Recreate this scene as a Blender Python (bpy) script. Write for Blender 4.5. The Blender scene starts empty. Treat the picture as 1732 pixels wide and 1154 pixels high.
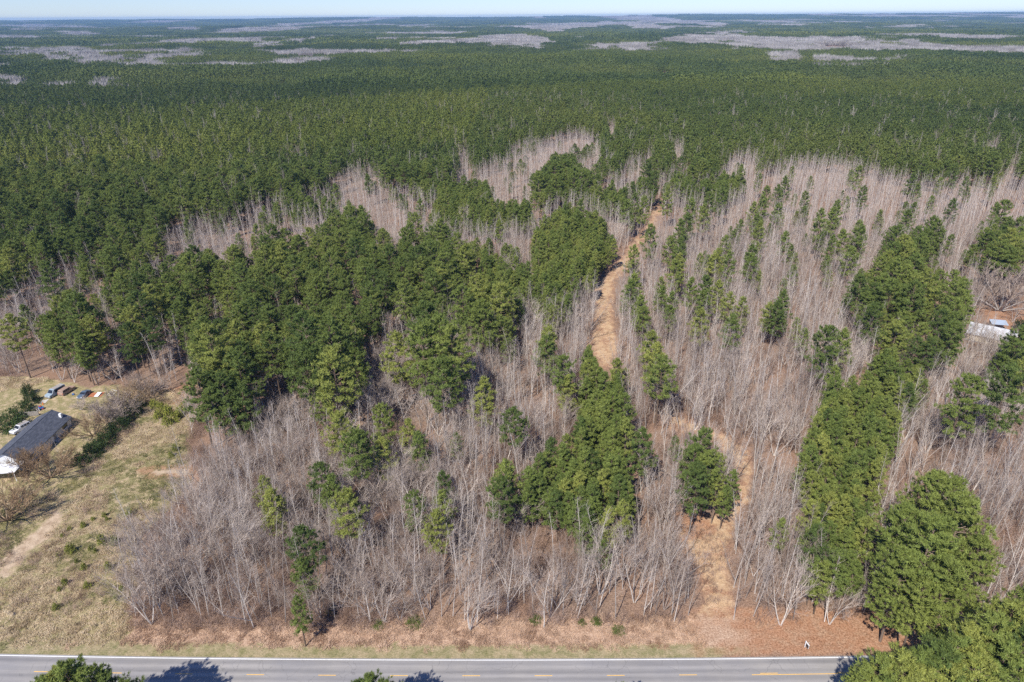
import bpy, math, random
import numpy as np
from mathutils import Vector, Matrix

# ------------------------------------------------------------------ camera, light, exposure
SC = bpy.context.scene
COL = SC.collection
CAM_H = 100.5
PITCH = math.radians(25.47)
ROLL = math.radians(0.38)
FOC = 1155.0                      # focal length in photo pixels (photo 1732 x 1154)
fwd = np.array([0, math.cos(PITCH), -math.sin(PITCH)])
up0 = np.array([0, math.sin(PITCH), math.cos(PITCH)])
rt0 = np.array([1.0, 0, 0])
rt = rt0*math.cos(ROLL) - up0*math.sin(ROLL)
upv = up0*math.cos(ROLL) + rt0*math.sin(ROLL)
cam_data = bpy.data.cameras.new('camera')
cam_data.sensor_width = 36.0
cam_data.lens = 36.0*FOC/1732.0
cam_data.clip_start = 0.5
cam_data.clip_end = 60000.0
cam = bpy.data.objects.new('camera', cam_data)
COL.objects.link(cam)
cam.matrix_world = Matrix(((rt[0], upv[0], -fwd[0], 0), (rt[1], upv[1], -fwd[1], 0), (rt[2], upv[2], -fwd[2], CAM_H), (0, 0, 0, 1)))
SC.camera = cam

SUN_DIR = Vector((-0.40, -0.79, 1.0)).normalized()
SUN_EL = math.asin(SUN_DIR.z)
world = bpy.data.worlds.new('World')
SC.world = world
world.use_nodes = True
wn = world.node_tree
sky = wn.nodes.new('ShaderNodeTexSky')
sky.sky_type = 'NISHITA'
sky.sun_disc = False
sky.sun_elevation = SUN_EL
sky.sun_rotation = math.atan2(SUN_DIR.x, SUN_DIR.y)
sky.altitude = 100.0
sky.air_density = 1.0
sky.dust_density = 0.0
sky.ozone_density = 3.0
bg = wn.nodes['Background']
tint = wn.nodes.new('ShaderNodeMix')
tint.data_type = 'RGBA'
tint.blend_type = 'MULTIPLY'
tint.inputs[0].default_value = 1.0
tint.inputs[7].default_value = (0.735, 0.91, 1.39, 1)
wn.links.new(sky.outputs[0], tint.inputs[6])
wn.links.new(tint.outputs[2], bg.inputs[0])
bg.inputs[1].default_value = 0.085
sun_data = bpy.data.lights.new('sun', 'SUN')
sun_data.energy = 5.0
sun_data.angle = math.radians(0.5)
sun_data.color = (1.0, 0.95, 0.87)
sun = bpy.data.objects.new('sun', sun_data)
COL.objects.link(sun)
sun.rotation_euler = SUN_DIR.to_track_quat('Z', 'Y').to_euler()
SC.view_settings.view_transform = 'Standard'
SC.view_settings.look = 'None'
SC.view_settings.exposure = 0.35
SC.view_settings.gamma = 1.0
SC.cycles.use_denoising = False
SC.cycles.max_bounces = 4
SC.cycles.diffuse_bounces = 2
SC.cycles.glossy_bounces = 1
SC.cycles.transmission_bounces = 2
SC.cycles.volume_bounces = 0
SC.cycles.transparent_max_bounces = 4
SC.cycles.use_adaptive_sampling = False

rng = np.random.default_rng(7)
random.seed(7)

# ------------------------------------------------------------------ survey helpers: photo pixel <-> place in the world
def at(x, y, z=0.0):
    d = fwd + rt*((x-866)/FOC) - upv*((y-577)/FOC)
    t = (z-CAM_H)/d[2]
    return np.array([d[0]*t, d[1]*t, z])

def project(X, Y, Z):
    v = np.stack([X, Y, Z-CAM_H], -1)
    c = v @ fwd
    c = np.where(c < 0.1, 0.1, c)
    return 866 + FOC*(v @ rt)/c, 577 - FOC*(v @ upv)/c, c

def inside(px, py, poly):
    poly = np.asarray(poly, float)
    r = np.zeros(px.shape, bool)
    x0, y0 = poly[:, 0].min(), poly[:, 1].min()
    x1, y1 = poly[:, 0].max(), poly[:, 1].max()
    m = (px >= x0) & (px <= x1) & (py >= y0) & (py <= y1)
    if not m.any():
        return r
    qx, qy = px[m], py[m]
    c = np.zeros(qx.shape, bool)
    n = len(poly)
    for i in range(n):
        ax, ay = poly[i]
        bx, by = poly[i-1]
        if ay == by:
            continue
        k = ((ay > qy) != (by > qy)) & (qx < (bx-ax)*(qy-ay)/(by-ay) + ax)
        c ^= k
    r[m] = c
    return r

def hash01(ix, iy, s):
    h = (ix*374761393 + iy*668265263 + s*974711) & 0x7fffffff
    h = ((h ^ (h >> 13))*1274126177) & 0x7fffffff
    return ((h ^ (h >> 16)) & 0xffff)/65535.0

def vnoise(x, y, s=0):
    ix, iy = np.floor(x).astype(np.int64), np.floor(y).astype(np.int64)
    fx, fy = x-ix, y-iy
    fx, fy = fx*fx*(3-2*fx), fy*fy*(3-2*fy)
    return (hash01(ix, iy, s)*(1-fx) + hash01(ix+1, iy, s)*fx)*(1-fy) + (hash01(ix, iy+1, s)*(1-fx) + hash01(ix+1, iy+1, s)*fx)*fy

def fbm(x, y, s=0, o=3):
    t, a, n = 0, 0.5, 0
    for k in range(o):
        t = t + a*vnoise(x*2**k, y*2**k, s+k*17)
        n += a
        a *= 0.5
    return t/n

def relief(X, Y):
    d = np.sqrt(X*X + Y*Y)
    far = np.clip((d-1500)/5000, 0, 1)
    return far*(fbm(X/2600, Y/1500, 5)-0.5)*42 + np.clip((d-8500)/6500, 0, 1)**1.3*(0.62+0.5*fbm(X/3800+9, Y/2500, 8))*np.clip(70+X/600, 38, 74)

def roadY(X):
    return 79.62 + 0.00014*(X-22.0)**2

# ------------------------------------------------------------------ materials
def mat(name, rough=0.8, spec=0.2):
    m = bpy.data.materials.new(name)
    m.use_nodes = True
    b = m.node_tree.nodes['Principled BSDF']
    b.inputs['Roughness'].default_value = rough
    b.inputs['Specular IOR Level'].default_value = spec
    return m, m.node_tree, b

def N(t, k, **kw):
    n = t.nodes.new(k)
    for a, v in kw.items():
        setattr(n, a, v)
    return n

def noise(t, scale, detail=3.0, vec=None, rough=0.55):
    n = N(t, 'ShaderNodeTexNoise')
    n.inputs['Scale'].default_value = scale
    n.inputs['Detail'].default_value = detail
    n.inputs['Roughness'].default_value = rough
    if vec is None:
        vec = N(t, 'ShaderNodeNewGeometry').outputs['Position']
    t.links.new(vec, n.inputs['Vector'])
    return n.outputs['Fac']

def ramp(t, fac, stops):
    r = N(t, 'ShaderNodeValToRGB')
    e = r.color_ramp.elements
    while len(e) < len(stops):
        e.new(0.5)
    for i, (p, c) in enumerate(stops):
        e[i].position = p
        e[i].color = (*c, 1)
    t.links.new(fac, r.inputs[0])
    return r.outputs[0]

def mix(t, fac, a, b, blend='MIX'):
    n = N(t, 'ShaderNodeMix', data_type='RGBA', blend_type=blend)
    for s, v in ((n.inputs[0], fac), (n.inputs[6], a), (n.inputs[7], b)):
        if hasattr(v, 'links'):
            t.links.new(v, s)
        elif isinstance(v, (int, float)):
            s.default_value = v
        else:
            s.default_value = (*v, 1)
    return n.outputs[2]

def math_(t, op, a, b=0.0, c=None):
    n = N(t, 'ShaderNodeMath', operation=op)
    for i, v in enumerate((a, b, c)):
        if v is None:
            continue
        if hasattr(v, 'links'):
            t.links.new(v, n.inputs[i])
        else:
            n.inputs[i].default_value = v
    return n.outputs[0]

def leaf_material(name, stops, trans=0.14, standvar=0.55, standscale=0.005):
    m, t, b = mat(name, 0.6, 0.15)
    oi = N(t, 'ShaderNodeObjectInfo')
    ns = noise(t, standscale, 3.0)
    f = math_(t, 'ADD', math_(t, 'MULTIPLY', oi.outputs['Random'], 1-standvar), math_(t, 'MULTIPLY', math_(t, 'SUBTRACT', ns, 0.25), standvar*2))
    col = ramp(t, f, stops)
    fine = noise(t, 1.3, 2.0)
    col = mix(t, 1.0, col, ramp(t, fine, [(0.3, (0.72, 0.72, 0.72)), (0.7, (1.22, 1.2, 1.1))]), 'MULTIPLY')
    col = mix(t, 1.0, col, oi.outputs['Color'], 'MULTIPLY')
    t.links.new(col, b.inputs['Base Color'])
    tr = N(t, 'ShaderNodeBsdfTranslucent')
    t.links.new(col, tr.inputs['Color'])
    ms = N(t, 'ShaderNodeMixShader')
    ms.inputs[0].default_value = trans
    t.links.new(b.outputs[0], ms.inputs[1])
    t.links.new(tr.outputs[0], ms.inputs[2])
    t.links.new(ms.outputs[0], t.nodes['Material Output'].inputs[0])
    return m

def wood_material(name, lo, hi, scale=2.0):
    m, t, b = mat(name, 0.85, 0.1)
    oi = N(t, 'ShaderNodeObjectInfo')
    f = math_(t, 'ADD', math_(t, 'MULTIPLY', oi.outputs['Random'], 0.75), math_(t, 'MULTIPLY', noise(t, scale, 3.0), 0.35))
    col = ramp(t, f, [(0.15, lo), (0.9, hi)])
    col = mix(t, 1.0, col, oi.outputs['Color'], 'MULTIPLY')
    t.links.new(col, b.inputs['Base Color'])
    return m

def plain(name, col, rough=0.6, var=0.15, scale=3.0, spec=0.3, metallic=0.0):
    m, t, b = mat(name, rough, spec)
    n = noise(t, scale, 4.0)
    c = ramp(t, n, [(0.3, tuple(v*(1-var) for v in col)), (0.7, tuple(min(1, v*(1+var)) for v in col))])
    t.links.new(c, b.inputs['Base Color'])
    b.inputs['Metallic'].default_value = metallic
    return m

M_NEEDLE = leaf_material('pine_needles', [(0.0, (0.092, 0.136, 0.040)), (0.5, (0.185, 0.236, 0.060)), (1.0, (0.315, 0.335, 0.085))])
M_FARNEEDLE = leaf_material('far_pine_needles_shaded', [(0.0, (0.056, 0.088, 0.024)), (0.5, (0.122, 0.158, 0.038)), (1.0, (0.225, 0.240, 0.056))], 0.14, 0.8, 0.0022)  # darker than the near needles: shade of canopy gaps put into the colour
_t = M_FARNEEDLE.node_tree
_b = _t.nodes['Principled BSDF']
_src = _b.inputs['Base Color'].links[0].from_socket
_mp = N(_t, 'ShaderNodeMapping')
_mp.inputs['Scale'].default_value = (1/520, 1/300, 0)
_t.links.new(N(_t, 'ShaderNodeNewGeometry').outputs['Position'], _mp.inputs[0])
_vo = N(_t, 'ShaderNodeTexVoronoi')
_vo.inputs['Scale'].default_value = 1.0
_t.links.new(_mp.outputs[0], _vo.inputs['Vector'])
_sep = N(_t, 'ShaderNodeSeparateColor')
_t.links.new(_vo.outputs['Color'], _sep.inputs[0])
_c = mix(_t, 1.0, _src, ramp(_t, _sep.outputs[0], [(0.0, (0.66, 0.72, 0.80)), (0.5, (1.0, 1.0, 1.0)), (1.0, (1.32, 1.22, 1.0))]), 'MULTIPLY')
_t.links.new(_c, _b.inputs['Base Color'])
M_SHRUB = leaf_material('shrub_leaves', [(0.0, (0.05, 0.08, 0.025)), (1.0, (0.13, 0.16, 0.04))])
M_PBARK = wood_material('pine_bark', (0.10, 0.07, 0.05), (0.24, 0.18, 0.14))
M_BARK = wood_material('pale_bark', (0.34, 0.295, 0.26), (0.68, 0.62, 0.56))
M_TWIG = wood_material('bare_twigs', (0.25, 0.19, 0.155), (0.52, 0.445, 0.385), 0.4)
M_BRUSH = wood_material('brush_twigs', (0.20, 0.125, 0.09), (0.46, 0.33, 0.26), 0.3)
M_STRAW = wood_material('dry_grass', (0.37, 0.275, 0.165), (0.74, 0.60, 0.41), 0.25)
M_WEED = wood_material('dead_weeds', (0.30, 0.18, 0.115), (0.68, 0.49, 0.35), 0.3)
M_GRASS = wood_material('green_grass', (0.11, 0.13, 0.045), (0.30, 0.27, 0.12), 0.3)

# ------------------------------------------------------------------ mesh helpers
class MB:
    """collects shapes; build() links them as ONE mesh object"""
    def __init__(s):
        s.v, s.f, s.m = [], [], []
        s.k = 0
    def add(s, v, f, m=0):
        o = s.k
        v = [tuple(q) for q in v]
        s.v += v
        s.f += [tuple(i+o for i in q) for q in f]
        s.m += [m]*len(f)
        s.k += len(v)
    def box(s, x0, x1, y0, y1, z0, z1, m=0):
        s.add([(x0, y0, z0), (x1, y0, z0), (x1, y1, z0), (x0, y1, z0), (x0, y0, z1), (x1, y0, z1), (x1, y1, z1), (x0, y1, z1)],
              [(0, 3, 2, 1), (4, 5, 6, 7), (0, 1, 5, 4), (1, 2, 6, 5), (2, 3, 7, 6), (3, 0, 4, 7)], m)
    def loft(s, rings, m=0, caps=True):
        n = len(rings[0])
        v = [p for r in rings for p in r]
        f = []
        for i in range(len(rings)-1):
            for j in range(n):
                a, b = i*n+j, i*n+(j+1) % n
                f.append((a, b, b+n, a+n))
        if caps:
            f.append(tuple(range(n-1, -1, -1)))
            f.append(tuple(range((len(rings)-1)*n, len(rings)*n)))
        s.add(v, f, m)
    def tube(s, pts, rad, n=3, m=0):
        P = np.asarray(pts, float)
        R = []
        for i in range(len(P)):
            d = P[min(i+1, len(P)-1)] - P[max(i-1, 0)]
            d = d/(np.linalg.norm(d)+1e-9)
            a = np.cross(d, (0, 0, 1.0) if abs(d[2]) < 0.9 else (1.0, 0, 0))
            a /= np.linalg.norm(a)+1e-9
            b = np.cross(d, a)
            R.append([P[i] + rad[i]*(a*math.cos(6.2832*j/n) + b*math.sin(6.2832*j/n)) for j in range(n)])
        s.loft(R, m, False)
    def cyl(s, c, axis, r, l, n=14, m=0):
        c = np.asarray(c, float)
        ax = np.eye(3)[axis]
        a, b = np.eye(3)[(axis+1) % 3], np.eye(3)[(axis+2) % 3]
        s.loft([[c + ax*(k*l/2) + r*(a*math.cos(6.2832*j/n) + b*math.sin(6.2832*j/n)) for j in range(n)] for k in (-1, 1)], m)
    def mesh(s, name, mats):
        me = bpy.data.meshes.new(name)
        me.from_pydata(s.v, [], s.f)
        for q in mats:
            me.materials.append(q)
        if len(mats) > 1:
            me.polygons.foreach_set('material_index', np.array(s.m, np.int32))
        me.update()
        return me
    def build(s, name, mats, parent=None):
        o = bpy.data.objects.new(name, s.mesh(name, mats if isinstance(mats, (list, tuple)) else [mats]))
        COL.objects.link(o)
        o.parent = parent
        return o

def tri_mesh(name, V, mats, mi=None):
    """mesh from an (n,3,3) array of triangles"""
    n = len(V)
    me = bpy.data.meshes.new(name)
    me.vertices.add(n*3)
    me.vertices.foreach_set('co', np.ascontiguousarray(V, np.float32).reshape(-1))
    me.loops.add(n*3)
    me.loops.foreach_set('vertex_index', np.arange(n*3, dtype=np.int32))
    me.polygons.add(n)
    me.polygons.foreach_set('loop_start', np.arange(0, n*3, 3, dtype=np.int32))
    for q in mats:
        me.materials.append(q)
    if mi is not None:
        me.polygons.foreach_set('material_index', np.ascontiguousarray(mi, np.int32))
    me.update(calc_edges=True)
    return me

def tris_of(mb):
    out = []
    for f in mb.f:
        for i in range(1, len(f)-1):
            out.append((mb.v[f[0]], mb.v[f[i]], mb.v[f[i+1]]))
    return np.array(out, float).reshape(-1, 3, 3)

def blades(c, d, L, w, r, face=None):
    """one triangle per blade: root c, direction d, length L, width w, flat side turned towards face"""
    q = r.normal(size=c.shape)
    if face is not None:
        q = q*0.42 + face
    s = np.cross(d, q)
    s /= np.linalg.norm(s, axis=1, keepdims=True)+1e-9
    L = np.asarray(L).reshape(-1, 1)*np.ones((len(c), 1))
    w = np.asarray(w).reshape(-1, 1)*np.ones((len(c), 1))
    return np.stack([c - s*w/2, c + s*w/2, c + d*L], 1)

def unit(v):
    return v/(np.linalg.norm(v, axis=-1, keepdims=True)+1e-9)

def link(name, me, parent=None):
    o = bpy.data.objects.new(name, me)
    COL.objects.link(o)
    o.parent = parent
    return o

def empty(name, loc, rz=0.0):
    o = bpy.data.objects.new(name, None)
    o.empty_display_size = 0.5
    COL.objects.link(o)
    o.location = tuple(float(q) for q in loc)
    o.rotation_euler = (0, 0, rz)
    return o

def tag(o, label, cat, group=None, kind=None):
    if label:
        o['label'] = label
    if cat:
        o['category'] = cat
    if group:
        o['group'] = group
    if kind:
        o['kind'] = kind
    return o

# ------------------------------------------------------------------ tree shapes
def pine_shape(seed, H=20.0, R=3.8, base=0.42, nbr=46, tufts=9, per=13, blade=0.62, wide=0.17, conic=0.0):
    r = np.random.default_rng(seed)
    tb = MB()
    lean = r.normal(size=2)*0.012*H
    hs = np.linspace(0, 1, 7)
    axis = lambda t: np.array([lean[0]*t*t, lean[1]*t*t, H*t])
    r0 = 0.0085*H+0.03
    tb.tube([axis(t) for t in hs], [r0*(1-t)**0.8+0.03 for t in hs], 7)
    C, D, FC = [], [], []
    for k in range(nbr):
        u = (k+r.random())/nbr                       # 0 base of the crown .. 1 tip
        t = base + (1-base)*u*0.97
        p = axis(t)
        prof = (math.sin(math.pi*min(1, (u*0.80+0.20)))**0.75)*(1-conic) + conic*(1.02-u)
        prof *= 0.75 if u < 0.10 else 1.0
        L = R*prof*r.uniform(0.72, 1.15)+0.25
        az = k*2.39996 + r.normal()*0.35
        el = math.radians(-8 + 60*u**1.3 + r.normal()*9)
        d = np.array([math.cos(az)*math.cos(el), math.sin(az)*math.cos(el), math.sin(el)])
        e = p + d*L + np.array([0, 0, 0.10*L])
        mid = p + d*L*0.5
        br = 0.018 + 0.010*L
        tb.tube([p, mid, e], [br, br*0.7, br*0.3], 3)
        nt = max(3, int(tufts*(0.45+0.75*L/R)))
        for j in range(nt):
            s = r.uniform(0.38, 1.04)
            side = np.cross(d, (0, 0, 1.0))
            c = p + (e-p)*s + side*r.normal()*0.20*L*s**0.5 + np.array([0, 0, r.normal()*0.16])
            v = unit(r.normal(size=(per, 3)) + d*0.55 + np.array([0, 0, 0.75]))
            C.append(np.repeat(c[None], per, 0) + r.normal(size=(per, 3))*0.10)
            D.append(v)
            ax = axis(t)
            fo = unit(np.array([c[0]-ax[0], c[1]-ax[1], 0.0]))*0.75 + np.array([0, 0, 0.35+0.9*u])
            FC.append(np.repeat(unit(fo)[None], per, 0))
    C, D, FC = np.concatenate(C), np.concatenate(D), np.concatenate(FC)
    T = blades(C, D, blade*r.uniform(0.7, 1.2, len(C)), wide, r, FC)
    return tris_of(tb), T

def lump_pine(seed, H=18.0, R=3.4, base=0.35, n=400, size=0.86):
    """a pine for the middle distance: fewer, larger needle sprays"""
    r = np.random.default_rng(seed)
    u = r.random(n)**0.85
    prof = np.sin(np.pi*np.clip(u*0.82+0.18, 0, 1))**0.75
    az = r.random(n)*6.2832
    k = r.integers(0, 9, n)                           # gather the sprays in boughs
    az = k*0.698*2 + r.normal(size=n)*0.30 + u*5
    rad = R*prof*np.sqrt(r.uniform(0.25, 1.1, n))
    c = np.stack([np.cos(az)*rad, np.sin(az)*rad, H*(base+(1-base)*u*0.96)], 1)
    d = unit(r.normal(size=(n, 3)) + np.stack([np.cos(az)*0.6, np.sin(az)*0.6, np.full(n, 0.8)], 1))
    T = blades(c - d*size*0.4, d, size*r.uniform(0.8, 1.4, n), size*0.62, r, unit(np.stack([np.cos(az)*0.75, np.sin(az)*0.75, 0.35+0.9*u], 1)))
    tb = MB()
    tb.tube([(0, 0, 0), (0, 0, H*0.8)], [0.17, 0.07], 3)
    return tris_of(tb), T

def wander(p, d, L, n, r, bend=0.10, rise=0.0):
    P = [np.asarray(p, float)]
    d = unit(np.asarray(d, float))
    for i in range(n):
        d = unit(d + r.normal(size=3)*bend + np.array([0, 0, rise]))
        P.append(P[-1] + d*L/n)
    return P, d

def perp_dir(d, ang, r):
    q = unit(np.cross(d, r.normal(size=3)))
    return unit(d*math.cos(ang) + q*math.sin(ang))

def slim_tree(seed, H=16.0, spread=0.22, nbr=40, tw=8, r0=0.10, lean=0.03, twr=0.0075, start=0.16, forks=1):
    """leafless, tall and narrow with steep branches, often forked"""
    r = np.random.default_rng(seed)
    tk, br = MB(), MB()
    P, _ = wander((0, 0, 0), (r.normal()*lean, r.normal()*lean, 1), H, 8, r, 0.035, 0.02)
    tk.tube(P, [r0*(1-0.88*i/8)+0.006 for i in range(9)], 5)
    axes = [(np.array(P), 0.0, 1.0)]
    for k in range(forks):
        i = int(r.integers(1, 5))
        Q, _ = wander(P[i], perp_dir(np.array([0, 0, 1.0]), math.radians(r.uniform(14, 30)), r), H*(1-i/8)*r.uniform(0.7, 0.95), 8, r, 0.04, 0.05)
        tk.tube(Q, [r0*(1-i/8)*0.7*(1-0.88*q/8)+0.005 for q in range(9)], 4)
        axes.append((np.array(Q), i/8, 0.75))
    for (A, t0, share) in axes:
        m = int(nbr*share*(1-0.5*t0))
        for k in range(m):
            t = start*(t0 == 0) + (0.98-start*(t0 == 0))*(k+r.random())/m
            x = t*8
            i = min(7, int(x))
            p = A[i] + (A[i+1]-A[i])*(x-i)
            low = min(1.0, 0.45+t*2.2)
            L = (spread*H*(1.08-t)**0.8*low+0.5)*r.uniform(0.5, 1.25)*share
            d = perp_dir(np.array([0, 0, 1.0]), math.radians(r.uniform(28, 66)), r)
            B, e = wander(p, d, L, 3, r, 0.14, 0.14)
            b0 = 0.008+0.006*L
            br.tube(B, [b0, b0*0.75, b0*0.5, twr*0.6], 3)
            for j in range(max(3, int(tw*L/2.0))):
                s = r.uniform(0.2, 1.0)*3
                i2 = min(2, int(s))
                q = B[i2] + (B[i2+1]-B[i2])*(s-i2)
                td = perp_dir(unit(B[i2+1]-B[i2]), math.radians(r.uniform(20, 60)), r)
                W, _ = wander(q, td + np.array([0, 0, 0.2]), r.uniform(0.4, 1.2), 2, r, 0.16, 0.1)
                br.tube(W, [twr, twr*0.8, twr*0.35], 3)
    return tris_of(tk), tris_of(br)

def spread_tree(seed, H=12.0, stems=4, wide=0.55, twr=0.012, r0=0.13, levels=3, kids=(8, 7, 5)):
    """leafless, broad and vase shaped, several stems from the ground"""
    r = np.random.default_rng(seed)
    tk, br = MB(), MB()
    def grow(p, d, L, rad, lev, mb):
        B, e = wander(p, d, L, 4, r, 0.10, 0.05 if lev else 0.02)
        mb.tube(B, [max(twr*0.6, rad*(1-0.17*i)) for i in range(5)], 4 if lev == 0 else 3)
        if lev >= levels:
            return
        for k in range(kids[lev]):
            s = (0.30 + 0.70*(k+r.random())/kids[lev])*4
            i = min(3, int(s))
            q = B[i] + (B[i+1]-B[i])*(s-i)
            nd = perp_dir(unit(B[i+1]-B[i]), math.radians(r.uniform(22, 52)), r) + np.array([0, 0, 0.12])
            grow(q, nd, L*r.uniform(0.34, 0.56), max(twr, rad*0.42), lev+1, br)
    for s in range(stems):
        az = 6.2832*(s+r.uniform(0, 0.6))/stems
        w = wide*r.uniform(0.4, 1.1)
        grow((math.cos(az)*0.15, math.sin(az)*0.15, 0), (math.cos(az)*w, math.sin(az)*w, 1), H*r.uniform(0.62, 0.8), r0*r.uniform(0.7, 1.1), 0, tk)
    return tris_of(tk), tris_of(br)

def brush_shape(seed, H=2.6, n=26, rad=1.5, twr=0.014, tw=5):
    r = np.random.default_rng(seed)
    b = MB()
    for k in range(n):
        p = np.array([r.normal()*rad*0.5, r.normal()*rad*0.5, 0])
        d = np.array([r.normal()*0.32, r.normal()*0.32, 1])
        L = H*r.uniform(0.45, 1.1)
        B, _ = wander(p, d, L, 3, r, 0.13, 0.03)
        b.tube(B, [twr*1.3, twr*1.1, twr*0.8, twr*0.4], 3)
        for j in range(tw):
            s = r.uniform(0.3, 1)*3
            i = min(2, int(s))
            q = B[i] + (B[i+1]-B[i])*(s-i)
            W, _ = wander(q, perp_dir(unit(B[i+1]-B[i]), math.radians(r.uniform(25, 60)), r), r.uniform(0.25, 0.8), 1, r)
            b.tube(W, [twr*0.8, twr*0.3], 3)
    return tris_of(b)

def tuft_patch(seed, size=2.0, n=220, h=0.45, w=0.05, lie=0.7):
    r = np.random.default_rng(seed)
    k = 26
    cc = r.uniform(-size/2, size/2, (k, 2))
    i = r.integers(0, k, n)
    c = np.concatenate([cc[i] + r.normal(size=(n, 2))*0.13, np.zeros((n, 1))], 1)
    d = unit(np.concatenate([r.normal(size=(n, 2))*lie, np.ones((n, 1))], 1))
    return blades(c, d, h*r.uniform(0.5, 1.3, n), w, r)

def bush_shape(seed, n=900, R=1.0, H=1.6, blade=0.30, wide=0.10, cone=0.0):
    r = np.random.default_rng(seed)
    k = 34
    lob = unit(r.normal(size=(k, 3)))
    lob[:, 2] = np.abs(lob[:, 2])*1.0
    i = r.integers(0, k, n)
    q = lob[i]*r.uniform(0.45, 1.0, (n, 1)) + r.normal(size=(n, 3))*0.10
    z = np.clip(q[:, 2], 0, 1.05)
    shr = 1-cone*z
    c = np.stack([q[:, 0]*R*shr, q[:, 1]*R*shr, z*H*0.95 + 0.08], 1)
    d = unit(r.normal(size=(n, 3)) + lob[i]*0.7 + np.array([0, 0, 0.5]))
    return blades(c, d, blade*r.uniform(0.7, 1.3, n), wide, r, unit(lob[i]+np.array([0, 0, 0.4])))

# near shapes: (trunk tris, crown tris)
MATURE = [pine_shape(100+i, 20.0, 3.7, 0.38+0.04*(i % 3), 54, 10, 20, 0.50, 0.115) for i in range(6)]
YOUNG = [pine_shape(200+i, 14.0, 2.35, 0.30+0.04*(i % 3), 46, 8, 18, 0.42, 0.10, 0.30) for i in range(6)]
GIANT = [pine_shape(300+i, 24.0, 5.2, 0.28, 84, 14, 20, 0.56, 0.125) for i in range(3)]
SLIM = [slim_tree(400+i, 16.0, (0.12, 0.16, 0.20, 0.14)[i % 4], 42, 8, forks=(0, 1, 2, 1)[i % 4], lean=0.05) for i in range(10)]
BROAD = [spread_tree(500+i, 12.5, (2, 3, 4, 3)[i % 4], (0.30, 0.45, 0.55, 0.4)[i % 4]) for i in range(5)]
MIDPINE = [lump_pine(600+i) for i in range(6)]
MIDBARE = [slim_tree(700+i, 15.0, 0.2, 14, 4, 0.10, 0.03, 0.022, 0.2, 0) for i in range(5)]
OAK = [spread_tree(560+i, 13.0, 9, 1.05, 0.020, 0.17, 3, (10, 7, 5)) for i in range(3)]
SCRUB = [spread_tree(570+i, 13.0, 10, 1.3, 0.036, 0.26, 3, (9, 7, 5)) for i in range(2)]

def pair_mesh(name, pr, m1, m2):
    return tri_mesh(name, np.concatenate(pr), [m1, m2], np.concatenate([np.zeros(len(pr[0])), np.ones(len(pr[1]))]))

def patch_mesh(name, kind, seed, size, n, tri, big, H):
    r = np.random.default_rng(seed)
    g = int(math.ceil(math.sqrt(n)))
    out, mi = [], []
    for a in range(g):
        for b in range(g):
            x, y = ((a+r.uniform(0.1, 0.9))/g-0.5)*size, ((b+r.uniform(0.1, 0.9))/g-0.5)*size
            h = H*r.uniform(0.8, 1.15)
            if kind == 'pine':
                T = lump_pine(int(r.integers(1e6)), h, size/g*0.60, 0.40, tri, big)[1]
            else:
                m = tri
                az = r.random(m)*6.28
                rad = size/g*0.62*np.sqrt(r.random(m))
                zz = h*r.uniform(0.1, 0.8, m)
                c = np.stack([np.cos(az)*rad, np.sin(az)*rad, zz], 1)
                d = unit(np.stack([np.cos(az)*0.3, np.sin(az)*0.3, np.ones(m)], 1) + r.normal(size=(m, 3))*0.15)
                T = blades(c, d, h*0.30, big, r)
            out.append(T + np.array([x, y, 0]))
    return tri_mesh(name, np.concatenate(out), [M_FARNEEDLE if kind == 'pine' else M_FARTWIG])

# ------------------------------------------------------------------ what grows where (outlines surveyed from the photograph, tree-top level)
FIELD = [(-400, 640), (0, 640), (60, 640), (130, 652), (215, 655), (262, 660), (330, 660), (335, 690), (318, 745), (325, 800), (300, 850), (262, 880), (225, 930),
         (228, 985), (215, 1030), (225, 1060), (205, 1092), (-400, 1092)]
TRAIL = [[(1003, 480), (1022, 474), (1036, 452), (1050, 440), (1060, 420), (1085, 392), (1098, 370), (1108, 340), (1120, 340), (1118, 365), (1105, 392), (1082, 415),
          (1072, 445), (1045, 470), (1037, 490), (1040, 545), (1046, 580), (1040, 622), (1022, 624), (1008, 606), (996, 585), (1006, 550)],
         [(1120, 695), (1165, 708), (1200, 725), (1235, 738), (1262, 760), (1274, 790), (1270, 840), (1248, 875), (1236, 905), (1228, 935), (1236, 985), (1242, 1020), (1235, 1060),
          (1180, 1055), (1192, 1015), (1186, 970), (1164, 935), (1146, 900), (1150, 876), (1200, 880), (1236, 860), (1250, 815), (1244, 780), (1215, 750), (1160, 730), (1125, 720)]]
STRIP_MID = [(986, 585), (1005, 602), (1022, 622), (1043, 616), (1058, 619), (1058, 645), (1056, 690), (1063, 726), (1061, 757), (1066, 783), (1084, 850), (1048, 893), (1024, 921), (1001, 906),
             (970, 893), (967, 860), (950, 855), (926, 860), (888, 850), (884, 822), (895, 801), (923, 772), (939, 736), (957, 749), (970, 715), (980, 684), (975, 668), (980, 632)]
STRIP_RIGHT = [(1408, 640), (1418, 655), (1445, 650), (1478, 616), (1515, 609), (1533, 627), (1575, 632), (1580, 653), (1559, 676), (1533, 679), (1520, 694), (1515, 726), (1504, 757), (1491, 788),
               (1481, 814), (1478, 866), (1470, 893), (1465, 945), (1465, 979), (1445, 1005), (1411, 994), (1390, 963), (1364, 919), (1348, 901), (1372, 859), (1374, 830), (1356, 775), (1361, 746),
               (1380, 715), (1385, 684)]
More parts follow.
